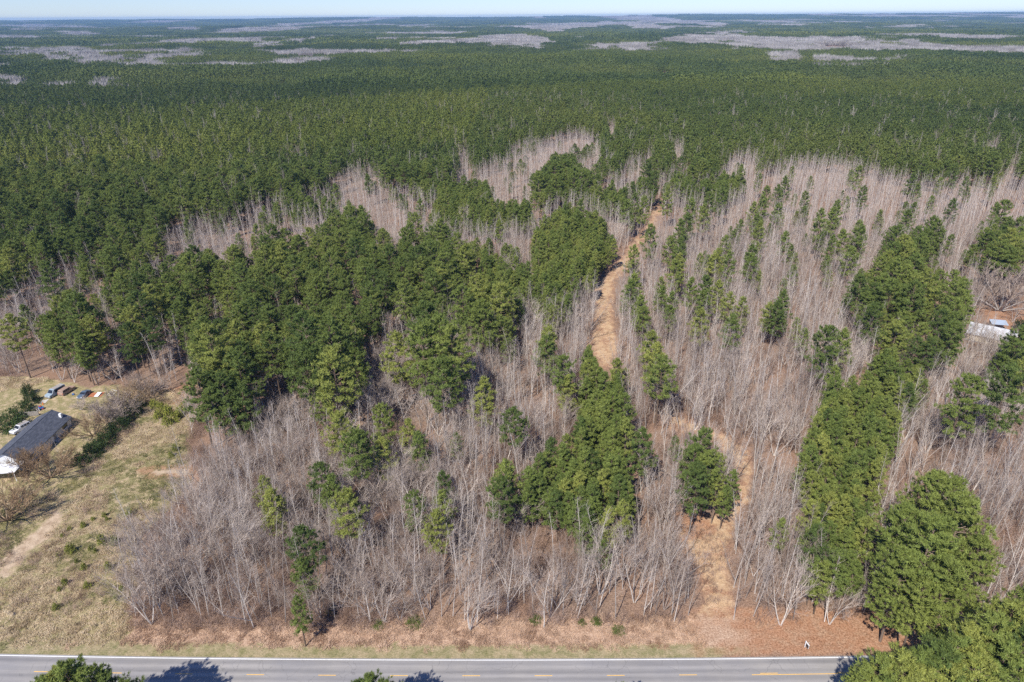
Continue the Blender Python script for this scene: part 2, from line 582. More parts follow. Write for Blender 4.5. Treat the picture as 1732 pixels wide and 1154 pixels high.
BLOCK_RIGHT = [(1491, 404), (1507, 394), (1580, 394), (1587, 412), (1569, 446), (1575, 466), (1605, 466), (1618, 492), (1630, 521), (1638, 560), (1638, 590), (1625, 604), (1600, 612), (1565, 612),
               (1530, 604), (1500, 590), (1465, 547), (1437, 521), (1439, 498), (1465, 456), (1486, 430)]
BLOCK_CORNER = [(1655, 399), (1689, 373), (1704, 375), (1732, 386), (1850, 400), (1850, 456), (1732, 458), (1680, 456), (1640, 446), (1642, 417)]
ROUND_CLUMP = [(947, 331), (965, 329), (991, 344), (1019, 357), (1035, 386), (1058, 404), (1053, 430), (1032, 456), (1022, 479), (1004, 466), (991, 453), (970, 477), (957, 516), (926, 529),
               (918, 508), (902, 482), (902, 446), (905, 383), (923, 365)]
BLOCK_LEFT = [(30, 590), (60, 505), (110, 470), (150, 440), (200, 415), (260, 400), (330, 388), (400, 388), (480, 385), (545, 372), (600, 360), (640, 385), (700, 385), (760, 395), (812, 425), (806, 465),
              (766, 492), (745, 530), (700, 545), (655, 555), (612, 590), (604, 640), (598, 690), (548, 694), (520, 650), (470, 632), (432, 640), (428, 690), (390, 700), (352, 712), (348, 625), (300, 610),
              (250, 600), (197, 612), (150, 610), (100, 606), (55, 606)]
MID_DARK = [(774, 525), (800, 512), (848, 505), (872, 528), (876, 575), (850, 600), (815, 580), (790, 560)]
HOLE = [[(166, 523), (203, 516), (208, 547), (197, 604), (179, 604)], [(263, 549), (289, 547), (291, 640), (260, 640)], [(358, 523), (385, 521), (374, 560), (361, 580)],
        [(640, 540), (700, 525), (735, 560), (690, 570), (660, 600), (640, 590)]]
BARE_MAIN = [(150, 1075), (150, 900), (238, 780), (240, 640), (345, 640), (345, 715), (428, 692), (436, 645), (520, 655), (546, 695), (600, 692), (606, 640), (614, 590), (655, 558), (745, 530), (766, 492), (806, 465), (812, 425), (830, 400), (850, 380),
             (900, 340), (960, 310), (1040, 296), (1110, 290), (1200, 294), (1270, 280), (1299, 262), (1364, 249), (1429, 257), (1468, 260), (1497, 273), (1543, 273), (1559, 286), (1611, 283), (1650, 273),
             (1689, 286), (1732, 281), (2000, 290), (2300, 900), (2300, 1062), (1440, 1062), (300, 1075), (205, 1080)]
BARE_MORE = [
    [(430, 376), (433, 343), (463, 328), (523, 308), (563, 288), (643, 298), (713, 306), (783, 283), (803, 266), (883, 241), (905, 250), (900, 300), (850, 292), (790, 314), (743, 322), (683, 332), (633, 346), (558, 356), (508, 370)],
    [(222, 424), (258, 384), (299, 350), (345, 352), (400, 334), (440, 324), (440, 388), (400, 404), (330, 410), (290, 414), (240, 428)],
    [(0, 505), (40, 475), (100, 430), (180, 418), (250, 400), (262, 388), (250, 412), (160, 440), (110, 470), (60, 520), (20, 560), (0, 570)],
    [(866, 242), (874, 229), (913, 224), (949, 208), (975, 205), (1001, 213), (1019, 216), (1012, 226), (991, 229), (952, 244), (939, 255), (905, 276), (900, 300), (840, 300), (820, 285), (850, 262)],
    [(965, 273), (978, 255), (1006, 242), (1019, 234), (1019, 260), (1001, 265), (978, 278)],
    [(1048, 270), (1058, 255), (1087, 247), (1108, 242), (1108, 260), (1087, 270), (1058, 281)],
    [(1139, 229), (1149, 224), (1168, 226), (1157, 239), (1147, 250)],
    [(1001, 300), (1012, 286), (1043, 276), (1074, 273), (1080, 300)],
    [(1100, 300), (1116, 281), (1152, 263), (1178, 247), (1165, 265), (1139, 286), (1136, 300)],
    [(1199, 296), (1235, 252), (1240, 244), (1282, 244), (1290, 257), (1269, 276), (1243, 276), (1217, 298)],
    [(1025, 187), (1045, 196), (1045, 213), (1028, 210)],
    [(1663, 195), (1676, 190), (1688, 205), (1670, 205)], [(1663, 232), (1680, 222), (1700, 218), (1694, 234)], [(1705, 258), (1732, 250), (1732, 266), (1705, 270)],
    [(-200, 500), (0, 495), (20, 490), (40, 472), (60, 452), (90, 440), (110, 430), (115, 450), (95, 472), (70, 492), (50, 530), (30, 565), (28, 650), (-200, 650)],
    [(260, 388), (299, 360), (330, 384), (312, 399), (260, 401)],
    [(363, 352), (400, 335), (433, 331), (460, 310), (510, 323), (550, 347), (563, 326), (600, 352), (555, 352), (537, 364), (505, 379), (433, 385), (389, 385), (374, 375)],
    [(740, 300), (790, 268), (830, 262), (850, 275), (835, 300), (780, 318), (745, 318)],
    [(555, 290), (580, 268), (625, 262), (648, 268), (640, 300), (600, 310), (565, 305)], [(770, 240), (790, 230), (795, 252), (775, 258)],
]
MIXED = [([(433, 385), (480, 308), (560, 302), (690, 300), (790, 290), (870, 285), (905, 300), (900, 345), (850, 385), (812, 425), (760, 395), (700, 388), (640, 388), (600, 362), (545, 374)], 0.345),
         ([(812, 425), (850, 380), (900, 345), (905, 480), (890, 520), (872, 528), (840, 500), (806, 500), (790, 480)], 0.345),
         ([(430, 640), (520, 655), (546, 695), (520, 720), (430, 720)], 0.3),
         ([(1580, 394), (1640, 400), (1640, 446), (1600, 460), (1570, 446)], 0.45),
         ([(960, 310), (1040, 296), (1270, 280), (1260, 300), (1150, 335), (1000, 330)], 0.45),
         ([(1690, 580), (1760, 560), (1760, 640), (1690, 620)], 0.5)]
FAR_BARE = [
    [(0, 91), (26, 81), (78, 83), (130, 81), (169, 91), (198, 96), (229, 94), (260, 96), (273, 88), (307, 83), (353, 94), (348, 99), (312, 101), (273, 104), (268, 108), (286, 114), (234, 117), (182, 117),
     (146, 118), (122, 112), (104, 104), (65, 100), (0, 96)],
    [(-300, 112), (39, 112), (36, 122), (-300, 122)], [(280, 111), (433, 105), (500, 101), (573, 101), (573, 104), (480, 107), (433, 110), (286, 116)],
    [(91, 141), (110, 140), (119, 149), (91, 149)], [(150, 150), (166, 142), (175, 135), (190, 138), (205, 148), (226, 148), (190, 152)], [(-200, 131), (31, 128), (52, 142), (-200, 138)],
    [(138, 165), (160, 160), (192, 155), (190, 160), (150, 169)], [(-400, 60), (86, 61), (70, 68), (-400, 71)], [(0, 44), (60, 41), (165, 44), (160, 49), (20, 51)], [(85, 54), (140, 53), (180, 60), (100, 62)],
    [(270, 46), (340, 44), (350, 50), (280, 52)], [(340, 154), (352, 156), (358, 164), (344, 160)], [(458, 165), (490, 167), (522, 172), (520, 176), (470, 172)],
    [(433, 76), (480, 70), (540, 63), (573, 61), (570, 65), (490, 73), (433, 80)], [(520, 45), (640, 41), (735, 42), (730, 45), (610, 46), (530, 47)], [(700, 55), (740, 53), (775, 56), (720, 58)],
    [(820, 78), (840, 73), (890, 74), (912, 76), (915, 84), (880, 84), (830, 82)], [(985, 78), (1000, 74), (1040, 76), (1060, 73), (1115, 73), (1118, 80), (1075, 86), (1010, 84)],
    [(988, 104), (1000, 101), (1028, 103), (1030, 108), (1010, 108)], [(866, 40), (960, 39), (1040, 36), (1120, 39), (1170, 40), (1300, 41), (1230, 45), (1130, 49), (1070, 49), (1030, 44), (930, 43)],
    [(1116, 66), (1150, 63), (1200, 54), (1245, 51), (1290, 55), (1230, 57), (1300, 68), (1370, 66), (1380, 70), (1410, 66), (1480, 65), (1560, 70), (1580, 77), (1640, 80), (1800, 84), (1800, 89), (1610, 87), (1560, 85),
     (1470, 86), (1440, 80), (1400, 72), (1380, 75), (1370, 83), (1290, 84), (1220, 80), (1170, 78), (1140, 72)],
    [(1300, 90), (1340, 89), (1356, 98), (1318, 101)], [(1373, 99), (1410, 97), (1470, 100), (1470, 103), (1380, 103)], [(1490, 101), (1530, 99), (1540, 104), (1500, 104)], [(1540, 100), (1570, 98), (1655, 103), (1660, 107), (1640, 107), (1560, 105)],
    [(1230, 88), (1250, 85), (1290, 90), (1260, 92)], [(1430, 46), (1540, 43), (1650, 44), (1600, 48), (1480, 48)], [(1300, 38), (1480, 36), (1500, 39), (1350, 41)], [(1560, 31), (1620, 33), (1600, 36), (1570, 36)], [(1640, 64), (1700, 63), (1700, 68), (1645, 69)],
    [(1700, 110), (1732, 108), (1732, 114), (1705, 116)],
]
FAR_FIELD = [[(356, 91), (400, 85), (446, 80), (446, 84), (400, 90), (360, 95)], [(1383, 74), (1410, 72), (1450, 76), (1440, 84), (1385, 84)]]

def classify(X, Y, z=11.0):
    """0 nothing, 1 mature pine, 2 young pine, 3 bare"""
    px, py, _ = project(X, Y, np.interp(Y, [170, 330], [z, max(z, 16.5) if z > 5 else z]))
    c = np.ones(X.shape, int)
    n1 = fbm(X/26, Y/26, 31, 2)
    bm = inside(px, py, BARE_MAIN)
    c[bm] = 3
    for q in BARE_MORE:
        c[inside(px, py, q)] = 3
    for q, p in MIXED:
        m = inside(px, py, q)
        c[m] = np.where(n1[m] < 0.27+0.4*p, 2 if p < 0.35 or p > 0.44 else 1, 3)
    for q in (BLOCK_LEFT, BLOCK_RIGHT, BLOCK_CORNER, MID_DARK):
        c[inside(px, py, q)] = 1
    tx, ty, _ = project(X, Y, np.full(X.shape, 22.5))            # no tall pine where its top would stand before an open stand
    for q in BARE_MORE:
        c[(Y > 210) & (c == 1) & inside(tx, ty, q)] = 3
    n2 = hash01((X*31).astype(np.int64), (Y*31).astype(np.int64), 8)
    c[(Y > 210) & (c == 3) & (n2 < np.where(X < 15, 0.035, 0.016))] = 2
    for q in (STRIP_MID, STRIP_RIGHT, ROUND_CLUMP):
        c[inside(px, py, q)] = 2
    for q in HOLE:
        c[inside(px, py, q)] = 3
    c[(c == 1) & (py < 400) & (n1 > 0.78)] = 3
    c[(c == 1) & (py > 330) & (hash01((X*17).astype(np.int64), (Y*17).astype(np.int64), 3) < 0.17)] = 3
    gx, gy, _ = project(X, Y, np.zeros(X.shape))
    c[inside(gx, gy, FIELD)] = 0
    for q in TRAIL:
        for zt in (0.0, 3.0, 6.0, 9.0):
            lx, ly, _ = project(X, Y, np.full(X.shape, zt))
            c[inside(lx, ly, q) & ((zt < 7) | (ly > 860) | (q is TRAIL[0])) & ((hash01((X*53).astype(np.int64), (Y*53).astype(np.int64), 4) > 0.27) | (q is TRAIL[0]) | (ly > 770))] = 0
    YARD = [(1640, 500), (1732, 500), (1900, 540), (1900, 610), (1700, 610), (1655, 580)]
    c[inside(gx, gy, YARD)] = 0
    c[Y < 90.3] = 0
    c[(Y < 95) & (X > 33) & (X < 44)] = 0
    return c

def grid(step, y0, y1, slope=0.82, pad=50, jit=0.42, clip=None):
    ys = np.arange(y0, y1, step*0.90)
    out = []
    for k, y in enumerate(ys):
        w = slope*y+pad
        xs = np.arange(-w, w, step) + (k % 2)*step/2
        out.append(np.stack([xs, np.full(xs.shape, y)], 1))
    P = np.concatenate(out)
    return P + rng.uniform(-jit, jit, P.shape)*step

# ------------------------------------------------------------------ the ground, one sheet out to the horizon
def axis_pts(lo, hi, a, b, step, grow=1.10):
    c = list(np.arange(a, b+1e-6, step))
    s, x = step, c[-1]
    while x < hi:
        s *= grow
        x += s
        c.append(min(x, hi))
    s, x = step, a
    pre = []
    while x > lo:
        s *= grow
        x -= s
        pre.append(max(x, lo))
    return np.array(pre[::-1]+c)

gx = axis_pts(-16500, 16500, -185, 185, 0.9)
gy = axis_pts(-500, 17500, 60, 260, 0.8, 1.055)
GX, GY = np.meshgrid(gx, gy)
nx_, ny_ = len(gx), len(gy)
X, Y = GX.ravel(), GY.ravel()
ppx, ppy, _ = project(X, Y, np.zeros(X.shape))
ppx = np.where(Y > 20, ppx, -9999)
wx = ppx + (fbm(X/5, Y/5, 3)-0.5)*26
wy = ppy + (fbm(X/5, Y/5, 4)-0.5)*16
A1 = np.zeros((len(X), 4)); A2 = np.zeros((len(X), 4))
A1[:, 3] = A2[:, 3] = 1
A1[:, 0] = inside(wx, wy, FIELD)                                             # straw field
dr = Y - roadY(X)
wob = (fbm(X/3, Y/3, 9)-0.5)*2.0
A1[:, 1] = ((dr+wob > 4.9) & (dr+wob < 12.0) & ~inside(ppx, ppy, FIELD) & (X > -75))              # dead weeds along the road
for q in TRAIL + [[(1182, 1050), (1240, 1050), (1252, 1092), (1170, 1092)]]:
    soft = sum(inside(ppx + (fbm(X/3.2, Y/3.2, 60+k)-0.5)*(60-8*k), ppy + (fbm(X/3.2, Y/3.2, 70+k)-0.5)*(36-5*k), q).astype(float) for k in range(5))/5
    A1[:, 2] = np.maximum(A1[:, 2], soft)                       # pale grass of the track
A2[:, 0] = ((dr+wob*0.6 < 6.2) & (dr > -9) & (X < 33)) | ((dr+wob*0.5 < 5.3) & (dr > 3) & (X < 36)) | inside(ppx+wob*3, ppy+wob*2, [(1188, 1096), (1262, 1093), (1270, 1105), (1188, 1108)])
A2[:, 0] = np.where(dr < -3, 1, A2[:, 0])
A2[:, 1] = sum(((X + (fbm(X/4, Y/4, 80+k)-0.5)*26 > 36) & (dr > 3.2+(fbm(X/2, Y/2, 85+k)-0.35)*3) & (dr+wob < 14)).astype(float) for k in range(4))/4
A2[:, 1] = np.maximum(A2[:, 1], inside(wx, wy, [(1655, 520), (1732, 515), (1800, 560), (1690, 570)]) | inside(wx, wy, [(1140, 870), (1190, 868), (1215, 905), (1160, 915)]) \
    | inside(wx, wy, [(280, 655), (335, 640), (345, 700), (300, 690)]))       # bare reddish earth and leaves
A2[:, 1] = np.maximum(A2[:, 1], 0.75*inside(wx, wy, [(232, 792), (330, 784), (336, 814), (240, 812)]))
A2[:, 2] = inside(wx, wy, [(262, 796), (318, 792), (322, 804), (266, 804)]) | inside(wx, wy, [(0, 950), (75, 880), (105, 860), (110, 868), (70, 920), (0, 985)])  # pale sand
zz = relief(X, Y) + np.where((Y < 400) & (np.abs(dr) > 5.5), (fbm(X/7, Y/7, 12)-0.5)*0.35, 0) - np.where(np.abs(dr) < 5.0, 0.02, 0)
i0 = (np.arange(ny_-1)[:, None]*nx_ + np.arange(nx_-1)[None]).ravel()
quads = np.stack([i0, i0+1, i0+1+nx_, i0+nx_], 1).astype(np.int32)
gm = bpy.data.meshes.new('ground')
gm.vertices.add(len(X))
gm.vertices.foreach_set('co', np.stack([X, Y, zz], 1).astype(np.float32).reshape(-1))
gm.loops.add(quads.size)
gm.loops.foreach_set('vertex_index', quads.reshape(-1))
gm.polygons.add(len(quads))
gm.polygons.foreach_set('loop_start', np.arange(0, quads.size, 4, dtype=np.int32))
gm.update(calc_edges=True)
for nm, A in (('cover_a', A1), ('cover_b', A2)):
    at_ = gm.attributes.new(nm, 'FLOAT_COLOR', 'POINT')
    at_.data.foreach_set('color', A.astype(np.float32).reshape(-1))
mg, t, b = mat('earth', 0.95, 0.05)
pos = N(t, 'ShaderNodeNewGeometry').outputs['Position']
n_big, n_mid, n_fine = noise(t, 0.06, 4, pos), noise(t, 0.55, 5, pos, 0.65), noise(t, 3.2, 5, pos, 0.7)
floor_c = mix(t, n_big, ramp(t, n_fine, [(0.32, (0.11, 0.058, 0.036)), (0.5, (0.29, 0.16, 0.10)), (0.68, (0.46, 0.285, 0.19))]), ramp(t, n_fine, [(0.3, (0.11, 0.08, 0.06)), (0.7, (0.37, 0.29, 0.22))]))
straw_c = mix(t, ramp(t, n_mid, [(0.36, (0, 0, 0)), (0.55, (1, 1, 1))]), ramp(t, n_fine, [(0.3, (0.28, 0.20, 0.115)), (0.7, (0.66, 0.52, 0.335))]), ramp(t, n_fine, [(0.3, (0.13, 0.12, 0.05)), (0.7, (0.40, 0.34, 0.17))]))
weed_c = ramp(t, n_fine, [(0.3, (0.20, 0.115, 0.075)), (0.5, (0.46, 0.31, 0.21)), (0.72, (0.70, 0.53, 0.39))])
path_c = ramp(t, n_mid, [(0.3, (0.30, 0.165, 0.095)), (0.5, (0.50, 0.325, 0.195)), (0.72, (0.60, 0.46, 0.32))])
path_c = mix(t, 0.5, path_c, ramp(t, n_fine, [(0.3, (0.34, 0.22, 0.12)), (0.7, (0.72, 0.55, 0.34))]))
lawn_c = mix(t, ramp(t, n_mid, [(0.38, (0, 0, 0)), (0.62, (1, 1, 1))]), ramp(t, n_fine, [(0.3, (0.13, 0.13, 0.055)), (0.7, (0.32, 0.28, 0.14))]), ramp(t, n_fine, [(0.3, (0.25, 0.20, 0.11)), (0.7, (0.50, 0.40, 0.25))]))
red_c = ramp(t, n_fine, [(0.3, (0.13, 0.062, 0.034)), (0.48, (0.35, 0.185, 0.105)), (0.72, (0.55, 0.335, 0.215))])
red_c = mix(t, ramp(t, n_mid, [(0.45, (0, 0, 0)), (0.72, (0.6, 0.6, 0.6))]), red_c, ramp(t, n_fine, [(0.3, (0.20, 0.125, 0.075)), (0.7, (0.60, 0.44, 0.30))]))
sand_c = ramp(t, n_mid, [(0.35, (0.36, 0.26, 0.17)), (0.7, (0.60, 0.47, 0.33))])
a1 = N(t, 'ShaderNodeAttribute', attribute_name='cover_a').outputs['Color']
a2 = N(t, 'ShaderNodeAttribute', attribute_name='cover_b').outputs['Color']
s1, s2 = N(t, 'ShaderNodeSeparateColor'), N(t, 'ShaderNodeSeparateColor')
t.links.new(a1, s1.inputs[0]); t.links.new(a2, s2.inputs[0])
col = floor_c
trk = math_(t, 'MULTIPLY', s1.outputs[2], ramp(t, noise(t, 0.33, 5, pos, 0.7), [(0.36, (0.25, 0.25, 0.25)), (0.52, (1, 1, 1))]))
trk2 = ramp(t, trk, [(0.35, (0, 0, 0)), (0.95, (1, 1, 1))])
for fac, c in ((s1.outputs[0], straw_c), (math_(t, 'MULTIPLY', s1.outputs[2], 0.85), red_c), (trk2, path_c), (s1.outputs[1], weed_c), (s2.outputs[0], lawn_c), (s2.outputs[1], red_c), (s2.outputs[2], sand_c)):
    col = mix(t, fac, col, c)
t.links.new(col, b.inputs['Base Color'])
bp = N(t, 'ShaderNodeBump')
bp.inputs['Strength'].default_value = 0.7
bp.inputs['Distance'].default_value = 0.25
t.links.new(n_fine, bp.inputs['Height'])
t.links.new(bp.outputs[0], b.inputs['Normal'])
gm.materials.append(mg)
ground = link('ground', gm)
tag(ground, None, None, None, 'structure')

# ------------------------------------------------------------------ road
def ribbon(name, o0, o1, x0, x1, z, material, step=1.5):
    xs = np.arange(x0, x1+0.01, step) if x1-x0 > step else np.array([x0, x1])
    v, f = [], []
    for i, x in enumerate(xs):
        y = roadY(x)
        v += [(x, y+o0, z), (x, y+o1, z)]
        if i:
            f.append((2*i-2, 2*i, 2*i+1, 2*i-1))
    m = MB()
    m.add(v, f)
    o = m.build(name, material)
    a = o.data.attributes.new('across', 'FLOAT', 'POINT')
    a.data.foreach_set('value', np.tile([o0, o1], len(xs)).astype(np.float32))
    tag(o, None, None, None, 'structure')
    return o

M_ASPH, t, b = mat('asphalt', 0.85, 0.2)
pos = N(t, 'ShaderNodeNewGeometry').outputs['Position']
mp = N(t, 'ShaderNodeMapping')
mp.inputs['Scale'].default_value = (0.035, 0.75, 1)
t.links.new(pos, mp.inputs[0])
lanes = noise(t, 1.0, 3, mp.outputs[0])
c = ramp(t, lanes, [(0.3, (0.235, 0.226, 0.218)), (0.7, (0.335, 0.322, 0.308))])
c = mix(t, 1.0, c, ramp(t, noise(t, 7.0, 4, pos, 0.7), [(0.3, (0.88, 0.88, 0.88)), (0.7, (1.1, 1.1, 1.1))]), 'MULTIPLY')
c = mix(t, 1.0, c, ramp(t, noise(t, 0.12, 3, pos), [(0.35, (0.95, 0.95, 0.97)), (0.7, (1.06, 1.04, 1.0))]), 'MULTIPLY')
acr = math_(t, 'ABSOLUTE', N(t, 'ShaderNodeAttribute', attribute_name='across').outputs['Fac'])
whl = math_(t, 'COSINE', math_(t, 'MULTIPLY', math_(t, 'SUBTRACT', acr, 1.55), 3.93))
c = mix(t, 1.0, c, ramp(t, math_(t, 'ADD', math_(t, 'MULTIPLY', whl, 0.35), math_(t, 'MULTIPLY', noise(t, 0.3, 3, pos), 0.9)), [(0.15, (0.86, 0.86, 0.87)), (0.75, (1.06, 1.05, 1.04))]), 'MULTIPLY')
vo = N(t, 'ShaderNodeTexVoronoi', feature='DISTANCE_TO_EDGE')
vo.inputs['Scale'].default_value = 0.32
wob = N(t, 'ShaderNodeVectorMath', operation='ADD')
nw = N(t, 'ShaderNodeTexNoise')
nw.inputs['Scale'].default_value = 0.9
t.links.new(pos, nw.inputs['Vector'])
t.links.new(pos, wob.inputs[0]); t.links.new(nw.outputs['Color'], wob.inputs[1])
t.links.new(wob.outputs[0], vo.inputs['Vector'])
crack = math_(t, 'MULTIPLY', math_(t, 'LESS_THAN', vo.outputs['Distance'], 0.012), math_(t, 'GREATER_THAN', noise(t, 0.15, 2, pos), 0.52))
c = mix(t, math_(t, 'MULTIPLY', crack, 0.28), c, (0.07, 0.07, 0.07))
t.links.new(c, b.inputs['Base Color'])
M_WHITE = plain('white_road_paint', (0.80, 0.80, 0.77), 0.6, 0.12, 4.0)
M_YELLOW = plain('yellow_road_paint', (0.80, 0.47, 0.10), 0.6, 0.15, 4.0)
ribbon('road', -3.6, 3.42, -300, 300, 0.02, M_ASPH)
ribbon('road_edge_line', 3.02, 3.17, -300, 300, 0.026, M_WHITE)
ribbon('road_edge_line', -3.2, -3.05, -300, 300, 0.026, M_WHITE)
ds = at(904.2, 1145)[0]
for k in range(-9, 4):
    x = ds + 12.19*k
    if x < 39:
        ribbon('centre_line_dash', -0.06, 0.06, x, x+3.05, 0.026, M_YELLOW)
    else:
        ribbon('centre_line_dash', 0.10, 0.22, x+1.5, x+4.55, 0.026, M_YELLOW)
ribbon('centre_line', -0.16, -0.04, at(1271, 1140)[0], 300, 0.026, M_YELLOW)
ribbon('centre_line', 0.10, 0.22, at(1415, 1138)[0], 300, 0.026, M_YELLOW)

# ------------------------------------------------------------------ scattering what nobody could count
def scatter(name, protos, P, rot, scl, idx):
    """one object whose points each carry one of the shapes in protos"""
    me = bpy.data.meshes.new(name)
    n = len(P)
    me.vertices.add(n)
    me.vertices.foreach_set('co', np.ascontiguousarray(P, np.float32).reshape(-1))
    for nm, ty, key, A in (('rot', 'FLOAT_VECTOR', 'vector', rot), ('scl', 'FLOAT_VECTOR', 'vector', scl), ('idx', 'INT', 'value', idx)):
        a = me.attributes.new(nm, ty, 'POINT')
        a.data.foreach_set(key, np.ascontiguousarray(A, np.int32 if ty == 'INT' else np.float32).reshape(-1))
    o = link(name, me)
    tree = bpy.data.node_groups.new(name + '_points', 'GeometryNodeTree')
    tree.interface.new_socket('Geometry', in_out='INPUT', socket_type='NodeSocketGeometry')
    tree.interface.new_socket('Geometry', in_out='OUTPUT', socket_type='NodeSocketGeometry')
    gi, go = tree.nodes.new('NodeGroupInput'), tree.nodes.new('NodeGroupOutput')
    join = tree.nodes.new('GeometryNodeJoinGeometry')
    def named(nm, ty):
        q = tree.nodes.new('GeometryNodeInputNamedAttribute')
        q.data_type = ty
        q.inputs[0].default_value = nm
        return [s for s in q.outputs if s.enabled and s.name == 'Attribute'][0]
    rv, sv, iv = named('rot', 'FLOAT_VECTOR'), named('scl', 'FLOAT_VECTOR'), named('idx', 'INT')
    e2r = tree.nodes.new('FunctionNodeEulerToRotation')
    tree.links.new(rv, e2r.inputs[0])
    for i, pm in enumerate(protos):
        if not (idx == i).any():
            continue
        po = bpy.data.objects.new(name + '_shape', pm)
        oi = tree.nodes.new('GeometryNodeObjectInfo')
        oi.inputs['Object'].default_value = po
        oi.inputs['As Instance'].default_value = False
        g2 = tree.nodes.new('GeometryNodeGeometryToInstance')
        tree.links.new(oi.outputs['Geometry'], g2.inputs[0])
        cmp_ = tree.nodes.new('FunctionNodeCompare')
        cmp_.data_type = 'INT'
        cmp_.operation = 'EQUAL'
        ins = [s for s in cmp_.inputs if s.enabled and s.type == 'INT']
        tree.links.new(iv, ins[0])
        ins[1].default_value = i
        ip = tree.nodes.new('GeometryNodeInstanceOnPoints')
        tree.links.new(gi.outputs[0], ip.inputs['Points'])
        tree.links.new(cmp_.outputs[0], ip.inputs['Selection'])
        tree.links.new(g2.outputs[0], ip.inputs['Instance'])
        tree.links.new(e2r.outputs[0], ip.inputs['Rotation'])
        tree.links.new(sv, ip.inputs['Scale'])
        tree.links.new(ip.outputs[0], join.inputs[0])
    tree.links.new(join.outputs[0], go.inputs[0])
    md = o.modifiers.new('points', 'NODES')
    md.node_group = tree
    o['kind'] = 'stuff'
    return o

class Points:
    def __init__(s):
        s.P, s.R, s.S, s.I = [], [], [], []
    def add(s, P, scale, idx, tilt=0.03, quarter=False, zvar=0.08):
        n = len(P)
        if not n:
            return
        sc = np.asarray(scale)*np.ones(n)
        s.P.append(P)
        rz = rng.integers(0, 4, n)*math.pi/2 if quarter else rng.uniform(0, 6.2832, n)
        lean = tilt*np.where((rng.random(n) < 0.04) & (tilt > 0.04), 6.0, 1.0)
        s.R.append(np.stack([rng.normal(size=n)*lean, rng.normal(size=n)*lean, rz], 1))
        s.S.append(np.stack([sc, sc, sc*rng.uniform(1-zvar, 1+zvar, n)], 1))
        s.I.append(np.asarray(idx)*np.ones(n, int))
    def build(s, name, protos):
        return scatter(name, protos, np.concatenate(s.P), np.concatenate(s.R), np.concatenate(s.S), np.concatenate(s.I))

def withz(P):
    return np.concatenate([P, relief(P[:, 0], P[:, 1])[:, None]], 1)

# ------------------------------------------------------------------ individual trees
def tone_leaf(name, stops, trans=0.14):
    """as leaf_material, but each tree's own tone is its object alpha"""
    m = leaf_material(name, stops, trans, 0.0)
    t = m.node_tree
    oi = [n for n in t.nodes if n.type == 'OBJECT_INFO'][0]
    for l in list(t.links):
        if l.from_node == oi and l.from_socket.name == 'Random':
            t.links.new(oi.outputs['Alpha'], l.to_socket)
    return m

def tone_wood(name, lo, hi, scale=2.0):
    m = wood_material(name, lo, hi, scale)
    t = m.node_tree
    oi = [n for n in t.nodes if n.type == 'OBJECT_INFO'][0]
    for l in list(t.links):
        if l.from_node == oi and l.from_socket.name == 'Random':
            t.links.new(oi.outputs['Alpha'], l.to_socket)
    return m

NEEDLE_STOPS = [(0.0, (0.092, 0.136, 0.040)), (0.5, (0.185, 0.236, 0.060)), (1.0, (0.315, 0.335, 0.085))]
T_NEEDLE = tone_leaf('pine_needles_toned', NEEDLE_STOPS)
T_BARK = tone_wood('pale_bark_toned', (0.24, 0.20, 0.175), (0.66, 0.60, 0.54))
T_TWIG = tone_wood('bare_twigs_toned', (0.23, 0.175, 0.14), (0.51, 0.43, 0.37), 0.4)
T_SHRUB = tone_leaf('shrub_leaves_toned', [(0.0, (0.028, 0.048, 0.018)), (0.5, (0.07, 0.105, 0.03)), (1.0, (0.27, 0.285, 0.062))])

def duo(kind, pairs, mt, mc):
    return [(tri_mesh(kind + '_trunk', p[0], [mt]), tri_mesh(kind + '_crown', p[1], [mc])) for p in pairs]
D_MATURE, D_YOUNG, D_GIANT = duo('pine', MATURE, M_PBARK, T_NEEDLE), duo('young_pine', YOUNG, M_PBARK, T_NEEDLE), duo('giant_pine', GIANT, M_PBARK, T_NEEDLE)
D_SCRUB = duo('scrub_tree', SCRUB, T_BARK, T_TWIG)
D_SLIM, D_BROAD, D_OAK = duo('slim_tree', SLIM, T_BARK, T_TWIG), duo('broad_tree', BROAD, T_BARK, T_TWIG), duo('wide_tree', OAK, T_BARK, T_TWIG)

def tree(name, pr, loc, scale, tone, label, cat, group, tint=(1, 1, 1), lean=(0, 0), zs=1.0, rz=None):
    e = empty(name, loc, random.uniform(0, 6.28) if rz is None else rz)
    e.rotation_euler = (lean[0], lean[1], e.rotation_euler[2])
    e.scale = (scale, scale, scale*zs)
    for nm, me in (('trunk', pr[0]), ('crown', pr[1])):
        c = link(nm, me, e)
        c.color = (*tint, tone)
    tag(e, label, cat, group)
    return e

ORD = ['first', 'second', 'third', 'fourth', 'fifth', 'sixth', 'seventh', 'eighth', 'ninth', 'tenth', 'eleventh', 'twelfth', 'thirteenth', 'fourteenth', 'fifteenth',
       'sixteenth', 'seventeenth', 'eighteenth', 'nineteenth', 'twentieth', 'twenty-first', 'twenty-second', 'twenty-third', 'twenty-fourth', 'twenty-fifth']

